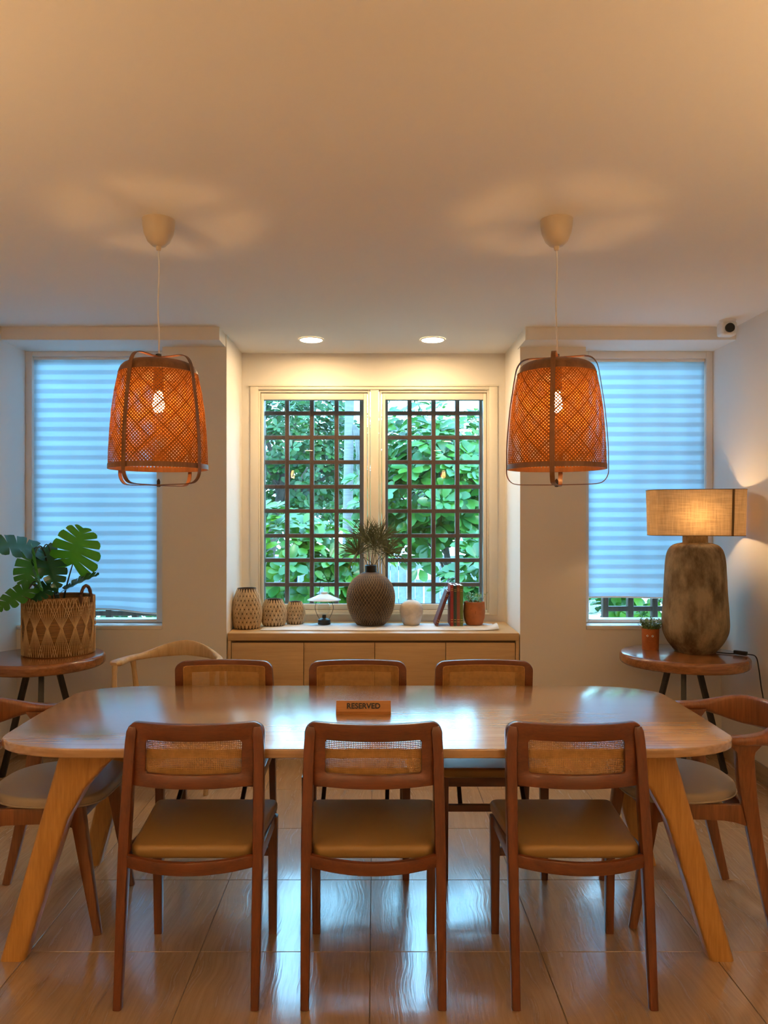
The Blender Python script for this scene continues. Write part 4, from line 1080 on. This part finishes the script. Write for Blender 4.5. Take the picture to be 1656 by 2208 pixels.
# books
def book(label, x, w, h, d, col, lean=0.0, y=4.965):
    t = thing('book', label, 'book', (x, y, TOP), 0, 'books on the sideboard')
    def rot(v): 
        c, s_ = math.cos(lean), math.sin(lean); return (v[0]*c+v[2]*s_, v[1], (w-v[0])*s_+v[2]*c)
    def put(mb, nm, m, par, **k):
        mb.v = [rot(p) for p in mb.v]
        return mb.obj(nm, m, par, **k)
    m_ = MB(); m_.box(0, 0.0022, 0, d, 0, h); m_.box(w-0.0022, w, 0, d, 0, h)
    m_.sweep([(w/2, 0.001, 0), (w/2, 0.001, h)], [(-w/2, 0.0), (-w/4, -0.0035), (0, -0.0045), (w/4, -0.0035), (w/2, 0.0), (w/2, 0.0025), (-w/2, 0.0025)], (0, 1, 0))
    put(m_, 'cover', col, t)
    m_ = MB(); m_.box(0.0025, w-0.0025, 0.004, d-0.004, 0.003, h-0.003); put(m_, 'pages', M['paper'], t)
    m_ = MB()
    for zz in (0.10, 0.16, 0.86, 0.90): m_.box(w*0.14, w*0.86, -0.0042, -0.0032, h*zz, h*zz+0.0022)
    put(m_, 'gilt_bands', M['gold'], t)
    return t
s5 = 4.965/1650
bx = [(971.0, 'red', 0.268, 'red hardback, first of the four upright books'), (978.0, 'darkgreen', 0.262, 'very dark green hardback, second of the four upright books'),
      (985.0, 'rust', 0.266, 'rust red hardback, third of the four upright books'), (992.0, 'olive', 0.262, 'olive green hardback, against the terracotta pot')]
for x, c, h, lab in bx: book(lab, (x-808)*s5, 0.0205, h, 0.185, M[c])
book('maroon hardback leaning at a slant against the upright books', (937.5-808)*s5, 0.019, 0.235, 0.175, M['maroon'], math.radians(20.0), 4.960)
# terracotta face pot
t = thing('potted_succulent', 'terracotta pot with a moulded face and green sprout at the right end of the sideboard', 'plant', ((1022.5-808)*5.045/1650, 5.045, TOP))
R = 0.071
m_ = MB(); m_.lathe([(0.050, 0), (0.056, 0.006), (0.068, 0.045), (0.0715, 0.085), (0.069, 0.128), (0.068, 0.150), (0.064, 0.152), (0.060, 0.149), (0.060, 0.125), (0, 0.125)], 40); m_.obj('pot', M['terra'], t)
for s in (-0.026, 0.030):
    y_ = -math.sqrt(R*R-s*s)+0.001
    m_ = MB(); m_.tube([(s+0.011*math.cos(a), y_-0.001, 0.108+0.008*math.sin(a)) for a in np.linspace(0, 2*PI, 17)[:-1]], 0.0022, 6, True); m_.obj('moulded_eye', M['terra'], t)
m_ = MB(); m_.sphere((0.002, -R, 0.090), 0.008, 10, 8, sc=(0.8, 0.9, 1.9)); m_.obj('moulded_nose', M['terra'], t)
m_ = MB(); sprouts(m_, 30, 0.05, 0.125, 0.085, 0.017, random.Random(9), 1.0); stuff(m_.obj('sprigs', M['sprout'], t, smooth=False))

# ------------------------------------------------------------------ PENDANT LAMPS
def make_pendant(label, loc):
    t = thing('pendant_lamp', label, 'lamp', loc, 0, 'woven bamboo pendant lamps')     # origin at ceiling
    z = lambda h: h-HC
    prof = [(0.183, 1.636), (0.1815, 1.70), (0.177, 1.78), (0.170, 1.86), (0.160, 1.93), (0.1465, 1.995), (0.138, 2.018), (0.122, 2.034), (0.105, 2.040)]
    hs = [p[1] for p in prof]; rs = [p[0] for p in prof]
    def rad(h): return float(np.interp(h, hs, rs))
    m_ = MB(); m_.lathe([(0.0615, z(2.580)), (0.0605, z(2.560)), (0.055, z(2.530)), (0.042, z(2.500)), (0.026, z(2.484)), (0.011, z(2.480)), (0.0085, z(2.466)), (0.004, z(2.464))], 32); m_.obj('ceiling_cup', M['cup'], t)
    m_ = MB(); m_.tube([(0.0025*math.sin(k*0.9), 0, z(2.466-0.040*k)) for k in range(13)], 0.0030, 8); m_.obj('flex', M['plastic'], t)
    m_ = MB(); m_.lathe([(0.004, z(2.075)), (0.011, z(2.072)), (0.011, z(2.062)), (0.004, z(2.058))], 12); m_.lathe([(0.016, z(2.056)), (0.018, z(2.02)), (0.020, z(1.935)), (0.015, z(1.93))], 16); m_.obj('lamp_holder', M['blackp'], t)
    m_ = MB(); m_.lathe([(0.0, z(1.850)), (0.014, z(1.854)), (0.021, z(1.868)), (0.023, z(1.881)), (0.018, z(1.903)), (0.014, z(1.925)), (0.013, z(1.932))], 16); m_.obj('bulb', M['bulb'], t)
    # woven wall: two families of slanting strips
    m_ = MB(); NS = 84; q = 26; lo, hi = 1.644, 2.012
    for d in (-1, 1):
        for k in range(NS):
            w_ = 0.0026 if k % 7 else 0.0040
            vs = []
            a0 = 2*PI*k/NS
            for i in range(q+1):
                f = i/q; h = lo+(hi-lo)*f; r = rad(h)+d*0.0007
                a = a0+d*1.95*(f+0.10*f*f)
                ww = w_/r*1.25
                vs += [(r*math.cos(a-ww), r*math.sin(a-ww), z(h)), (r*math.cos(a+ww), r*math.sin(a+ww), z(h))]
            m_.add(vs, [(2*i, 2*i+1, 2*i+3, 2*i+2) for i in range(q)])
    stuff(m_.obj('woven_shade', M['bamboo'], t, smooth=False))
    def band(hl, name):
        b_ = MB(); P = [(rad(h)+0.0020, z(h)) for h in hl]+[(rad(h)-0.0020, z(h)) for h in reversed(hl)]
        b_.lathe(P+[P[0]], 56, cap=False); return b_.obj(name, M['bambooband'], t)
    band([1.636, 1.654], 'lower_rim')
    b_ = MB(); hl = [1.997, 2.010, 2.020, 2.030, 2.037, 2.040]
    P = [(rad(h)+0.0020, z(h)) for h in hl]+[(0.094, z(2.043)), (0.092, z(2.040))]+[(rad(h)-0.0022, z(h)-0.001) for h in reversed(hl)]
    b_.lathe(P+[P[0]], 56, cap=False); b_.obj('upper_rim', M['bambooband'], t)
    for k in range(2):
        a = PI/2*k; c, s_ = math.cos(a), math.sin(a)
        half = [(0.0, 2.060), (0.060, 2.060), (0.105, 2.060), (0.130, 2.052), (0.147, 2.030), (0.155, 2.000), (0.166, 1.93), (0.176, 1.86), (0.1865, 1.74), (0.1885, 1.65), (0.187, 1.615), (0.172, 1.590), (0.145, 1.580), (0.08, 1.578), (0.0, 1.577)]
        half = [(p.x, p.z) for p in smoothpath([(r, 0, h) for r, h in half], 3)]
        ring = half+[(-r, h) for r, h in reversed(half[1:-1])]
        off = 0.002*k
        P = [(r*c, r*s_, z(h)+(off if h > 1.8 else -off)) for r, h in ring]
        m_ = MB()
        # flat strap: wide across the hoop plane, thin along the radius
        nrm = Vector((-s_, c, 0)); n = len(P); vs = []
        for i in range(n):
            tv = (Vector(P[(i+1) % n])-Vector(P[i-1])).normalized(); bi = tv.cross(nrm).normalized()
            vs += [Vector(P[i])+nrm*sx2*0.0085+bi*sy2*0.0014 for sx2, sy2 in ((-1, -1), (1, -1), (1, 1), (-1, 1))]
        m_.add(vs, [(i*4+j, i*4+(j+1) % 4, ((i+1) % n)*4+(j+1) % 4, ((i+1) % n)*4+j) for i in range(n) for j in range(4)])
        m_.obj('hoop', M['bambooband'], t)
    m_ = MB(); m_.lathe([(0.0, z(1.568)), (0.007, z(1.570)), (0.007, z(1.592)), (0.003, z(1.60)), (0, z(1.60))], 12); m_.obj('bottom_knob', M['blackp'], t)
    return t
p1 = make_pendant('lit woven bamboo pendant lamp hanging over the left half of the table', ((342-808)*2.9/1650, 2.90, HC)); p1.rotation_euler = (0, 0, math.radians(-24))
p2 = copy_tree(p1, ((1200-808)*2.9/1650, 2.90, HC), math.radians(-18), 'lit woven bamboo pendant lamp hanging over the right half of the table')

# ------------------------------------------------------------------ RECESSED LAMPS, CCTV CAMERA
def downlight(label, x, y_, led, group):
    t = thing('recessed_downlight', label, 'lamp', (x, y_, HC), 0, group)
    m_ = MB(); m_.lathe([(0.080, -0.0005), (0.079, -0.005), (0.070, -0.006), (0.068, -0.003)], 32, cap=False); m_.obj('rim', M['plastic'], t)
    m_ = MB(); m_.lathe([(0.0, -0.0030), (0.068, -0.0030), (0.068, -0.0010), (0, -0.0010)], 32); m_.obj('diffuser', led, t)
    return t
downlight('left of the two round lit downlights in the alcove ceiling', -0.401, 4.83, M['led'], 'downlights in the alcove')
downlight('right of the two round lit downlights in the alcove ceiling', 0.366, 4.83, M['led'], 'downlights in the alcove')
for x in (-1.1, 1.05):
    for y_ in (-0.6, -2.1):
        downlight('round lit downlight overhead, %s side, %s row towards the back of the room' % ('left' if x < 0 else 'right', 'front' if y_ > -1 else 'rear'), x, y_, M['ledroom'], 'downlights behind the viewer')
def fill_uplight(label, s, y_):  # added lamp, out of view, that lifts the ceiling brightness
    xw = XR if s > 0 else XL
    t = thing('added_uplighter', label, 'lamp', (xw, y_, 1.55), 0, 'added uplighters brightening the ceiling')
    m_ = MB(); P = [(0.020, -0.070), (0.050, -0.060), (0.085, -0.020), (0.098, 0.030), (0.095, 0.030), (0.080, -0.010), (0.0, -0.020)]
    m_.lathe([(0.0, -0.070)]+P, 28, (-s*0.102, 0)); m_.obj('bowl', M['plastic'], t)
    m_ = MB(); m_.lathe([(0.0, 0.004), (0.070, 0.004), (0.070, 0.0), (0, 0.0)], 24, (-s*0.102, 0)); m_.obj('lit_disc', M['fill_uplight'], t)
    return t
for s in (-1, 1):
    for y_ in (0.8, -0.9):
        fill_uplight('added out-of-view fill uplighter on the %s wall, %s of the two' % ('left' if s < 0 else 'right', 'nearer the window' if y_ > 0 else 'further from the window'), s, y_)
t = thing('security_camera', 'small white ceiling camera with a black lens in the right corner', 'camera', (2.010, 4.36, HC))
m_ = MB(); m_.lathe([(0.045, 0.0), (0.045, -0.012), (0.040, -0.016)], 28); m_.obj('mount', M['plastic'], t)
m_ = MB(); m_.box(-0.044, 0.044, -0.030, 0.048, -0.090, -0.010); m_.obj('housing', M['plastic'], t, bevel=0.014, bseg=3)
m_ = MB(); m_.lathe([(0.0, 0.0), (0.024, 0.0), (0.026, 0.004), (0.026, 0.014), (0, 0.014)], 28); o_ = m_.obj('lens', M['blackp'], t); o_.rotation_euler = (PI/2, 0, 0); o_.location = (-0.004, -0.0300, -0.052)

# ------------------------------------------------------------------ GARDEN
GZ = -0.35
b = MB(); b.box(-16, 16, 5.6, 30, GZ-0.2, GZ); struct(b.obj('ground', M['ground']))
LV = np.array([(0, 0, 0), (-0.20, 0.32, 0.05), (0, 0.34, 0), (0.20, 0.32, 0.05), (-0.29, 0.66, 0.05), (0, 0.68, -0.02), (0.29, 0.66, 0.05), (-0.17, 0.92, 0.0), (0, 1.0, -0.08), (0.17, 0.92, 0.0)], float)
LF = [(0, 2, 1), (0, 3, 2), (1, 2, 5, 4), (2, 3, 6, 5), (4, 5, 8, 7), (5, 6, 9, 8)]
def leaf_frames(rr, c, rad, n, size, cluster=7, shell=0.35):
    """rosettes of leaves on a lumpy ellipsoid: list of 3x4 frames"""
    out = []
    for k in range(n//cluster):
        d = rr.normal(size=3); d /= np.linalg.norm(d)
        q = (shell+(1-shell)*rr.random())**0.5
        p = np.array(c)+d*np.array(rad)*q*(1+0.22*math.sin(5*d[0]+3*d[2]+k*0.01))
        ax = d*0.6+np.array((0, -0.35, 0.75)); ax /= np.linalg.norm(ax)
        u = np.cross(ax, (0.3, 0.9, 0.1)); u /= np.linalg.norm(u); w = np.cross(ax, u)
        ph = rr.random()*6.28
        for j in range(cluster):
            a = ph+2*PI*j/cluster+rr.normal()*0.2
            yv = (u*math.cos(a)+w*math.sin(a))*0.9+ax*(0.25+0.3*rr.random())+np.array((0, 0, -0.15)); yv /= np.linalg.norm(yv)
            zv = ax-yv*np.dot(ax, yv)+rr.normal(size=3)*0.15; zv -= yv*np.dot(zv, yv); zv /= np.linalg.norm(zv)
            xv = np.cross(yv, zv); s = size*(0.65+0.6*rr.random())
            out.append((p+yv*size*0.15, xv*s, yv*s, zv*s))
    return out
leaf_me = {}
def single_leaf(mname):
    if mname not in leaf_me:
        m_ = MB(); m_.add([tuple(v) for v in LV], LF); leaf_me[mname] = m_.mesh('leaf', M[mname], angle=80)
    return leaf_me[mname]
def tree(name, label, x, y_, top_z, c, rad, n, size, mname, seed, trunk=0.05, singles=0, cat='tree', group=None):
    t = thing(name, label, cat, (x, y_, GZ), 0, group)
    rr = np.random.default_rng(seed)
    c = np.array(c)-np.array((x, y_, GZ))
    m_ = MB(); cc = Vector(c)
    m_.tube(smoothpath([(0, 0, 0), (0.03, 0.02, cc.z*0.35), (cc.x*0.6, cc.y*0.6, cc.z*0.75), (cc.x, cc.y, cc.z+rad[2]*0.3)], 5), lambda i: trunk*(1-0.035*i), 10)
    for k in range(7):
        a = 2*PI*k/7+seed; s0 = Vector((cc.x*0.5, cc.y*0.5, cc.z*(0.55+0.05*k))); e0 = cc+Vector((math.cos(a)*rad[0]*0.75, math.sin(a)*rad[1]*0.75, (k-2.5)*0.12*rad[2]))
        m_.tube(bez(s0, (s0+e0)/2+Vector((0, 0, 0.1)), e0, 6), lambda i: trunk*0.38*(1-0.11*i), 6)
    m_.obj('trunk', M['bark'], t)
    fr = leaf_frames(rr, c, rad, n, size)
    fr.sort(key=lambda f: f[0][1]+0.3*abs(f[0][0]))        # nearest to the window first
    one = fr[:singles]; rest = fr[singles:]
    so_ = {'leafA': 'leafAo', 'leafB': 'leafBo', 'leafC': 'leafBo'}[mname]
    for p, xv, yv, zv in one:
        o = bpy.data.objects.new('leaf', single_leaf(so_)); COL.objects.link(o); o.parent = t
        o.matrix_local = Matrix(((xv[0], yv[0], zv[0], p[0]), (xv[1], yv[1], zv[1], p[1]), (xv[2], yv[2], zv[2], p[2]), (0, 0, 0, 1)))
    if rest:
        P = np.array([f[0] for f in rest]); X = np.array([f[1] for f in rest]); Yv = np.array([f[2] for f in rest]); Z = np.array([f[3] for f in rest])
        V = P[:, None, :]+LV[None, :, 0:1]*X[:, None, :]+LV[None, :, 1:2]*Yv[:, None, :]+LV[None, :, 2:3]*Z[:, None, :]
        nl = len(rest); V = V.reshape(-1, 3)
        F = [tuple(i+k*10 for i in f) for k in range(nl) for f in LF]
        me = bpy.data.meshes.new('foliage'); me.from_pydata(V.tolist(), [], F); me.materials.append(M[mname])
        me.polygons.foreach_set('use_smooth', [True]*len(me.polygons))
        stuff(link('foliage', me, t))
    return t
tree('broadleaf_shrub', 'bright green broad-leaved shrub outside the left alcove window, lower half', -0.80, 7.1, 0, (-0.72, 7.1, 0.92), (0.80, 0.45, 0.62), 1500, 0.150, 'leafA', 1, 0.03, 150, 'shrub')
tree('broadleaf_tree', 'mid green large-leaved tree filling the right alcove window', 0.85, 8.5, 0, (0.72, 8.4, 1.80), (0.85, 0.55, 0.85), 1600, 0.175, 'leafB', 2, 0.05, 200, 'tree')
tree('broadleaf_shrub', 'green broad-leaved shrub outside the far right of the alcove window, lower edge', 1.10, 7.0, 0, (1.05, 7.0, 0.80), (0.38, 0.35, 0.55), 600, 0.145, 'leafB', 3, 0.03, 90, 'shrub')
tree('broadleaf_shrub', 'low green shrub seen in the gap under the right blind', 2.35, 6.75, 0, (2.30, 6.7, 0.62), (0.75, 0.45, 0.50), 800, 0.15, 'leafA', 4, 0.03, 60, 'shrub')
tree('dense_tree', 'dark small-leaved tree behind the upper left of the alcove window', -1.75, 12.2, 0, (-1.30, 12.2, 2.6), (1.30, 0.8, 1.25), 4200, 0.125, 'leafC', 5, 0.13)
tree('dense_tree', 'leafy tree high behind the right alcove window, against the sky', 1.9, 12.4, 0, (1.45, 12.4, 2.35), (1.05, 0.8, 0.85), 3000, 0.135, 'leafA', 6, 0.10)
tree('dense_tree', 'large dark tree far back on the left of the garden', -3.2, 15.5, 0, (-2.9, 15.5, 2.8), (2.2, 1.2, 2.0), 4200, 0.19, 'leafC', 7, 0.16)
tree('dense_tree', 'large mid green tree at the very back of the garden', 0.2, 18.5, 0, (0.1, 18.6, 2.4), (2.4, 1.0, 1.5), 4200, 0.21, 'leafB', 8, 0.17)
tree('sky_block_tree', 'leafy tree added left of the windows to block bright sky', -3.9, 9.6, 0, (-3.7, 9.4, 2.0), (1.15, 0.7, 1.45), 2400, 0.18, 'leafB', 21, 0.08)  # pair of trees added to keep sky glare off the table top
tree('sky_block_tree', 'leafy tree added right of the windows to block bright sky', 4.0, 9.6, 0, (3.8, 9.4, 2.0), (1.15, 0.7, 1.45), 2400, 0.18, 'leafB', 22, 0.08)
tree('clipped_hedge', 'low dark hedge seen in the gap under the left blind', -2.5, 6.7, 0, (-2.45, 6.7, 0.52), (0.85, 0.4, 0.45), 900, 0.11, 'leafC', 9, 0.03, 0, 'hedge')
# palm with hanging fronds
t = thing('palm_tree', 'palm with a smooth grey trunk behind the upper right of the left alcove window', 'tree', (-0.365, 9.6, GZ))
m_ = MB(); m_.tube([(0.003*k, 0, 0.20*k) for k in range(20)], lambda i: 0.070-0.0008*i, 14); m_.obj('trunk', M['palmbark'], t)
for k in range(9):
    a = 2*PI*k/9+0.3; c, s_ = math.cos(a), math.sin(a); m_ = MB()
    P = bez((0.05, 0, 3.7), (0.6*c, 0.6*s_, 4.2), (1.05*c, 1.05*s_, 3.1+0.3*(k % 3)), 16)
    m_.tube(P, 0.009, 5)
    for i in range(2, 17):
        for sd in (-1, 1):
            p = P[i]; d = Vector((-s_*sd, c*sd, -0.9)).normalized(); L_ = 0.34*(1-abs(i-9)/14); tp = p+d*L_; w_ = Vector((c, s_, 0))*0.014
            m_.add([p-w_, p+w_, tp], [(0, 1, 2)])
    m_.obj('frond', M['leafC'], t)
m_ = MB()
for k in range(16):
    x = 0.14+0.02*(k % 8); m_.tube(bez((0.05, -0.02, 3.0), (x, -0.05, 2.95), (x+0.01, -0.05-0.01*(k % 3), 2.15+0.05*(k % 5)), 6), 0.006, 4)
m_.obj('hanging_fibres', M['palmbark'], t)
# fence at the back
t = thing('garden_fence', 'blue-grey wooden plank fence across the back of the garden', 'fence', (0, 14.0, GZ))
pm = MB(); pm.box(-0.072, 0.072, -0.010, 0.010, 0.05, 1.12); pm_me = pm.mesh('plank', M['fence'], bevel=0.004, bseg=1)
for k in range(56): link('plank', pm_me, t, (-4.2+0.152*k, 0, 0.01*math.sin(k*2.3)))
m_ = MB(); m_.box(-4.3, 4.3, 0.0105, 0.05, 0.25, 0.33); m_.box(-4.3, 4.3, 0.0105, 0.05, 0.85, 0.93); m_.obj('fence_rail', M['fence'], t)
# white parasol
t = thing('garden_parasol', 'small white parasol glimpsed low through the right alcove window', 'parasol', (0.86, 13.4, GZ))
m_ = MB(); m_.lathe([(0.17, 0.80), (0.155, 0.87), (0.10, 0.915), (0.01, 0.93), (0.0, 0.93)], 16, cap=False); m_.lathe([(0.17, 0.80), (0.17, 0.74)], 16, cap=False); m_.obj('canopy', M['white'], t)
m_ = MB(); m_.tube([(0, 0, 0), (0, 0, 0.92)], 0.015, 8); m_.obj('pole', M['plastic'], t)
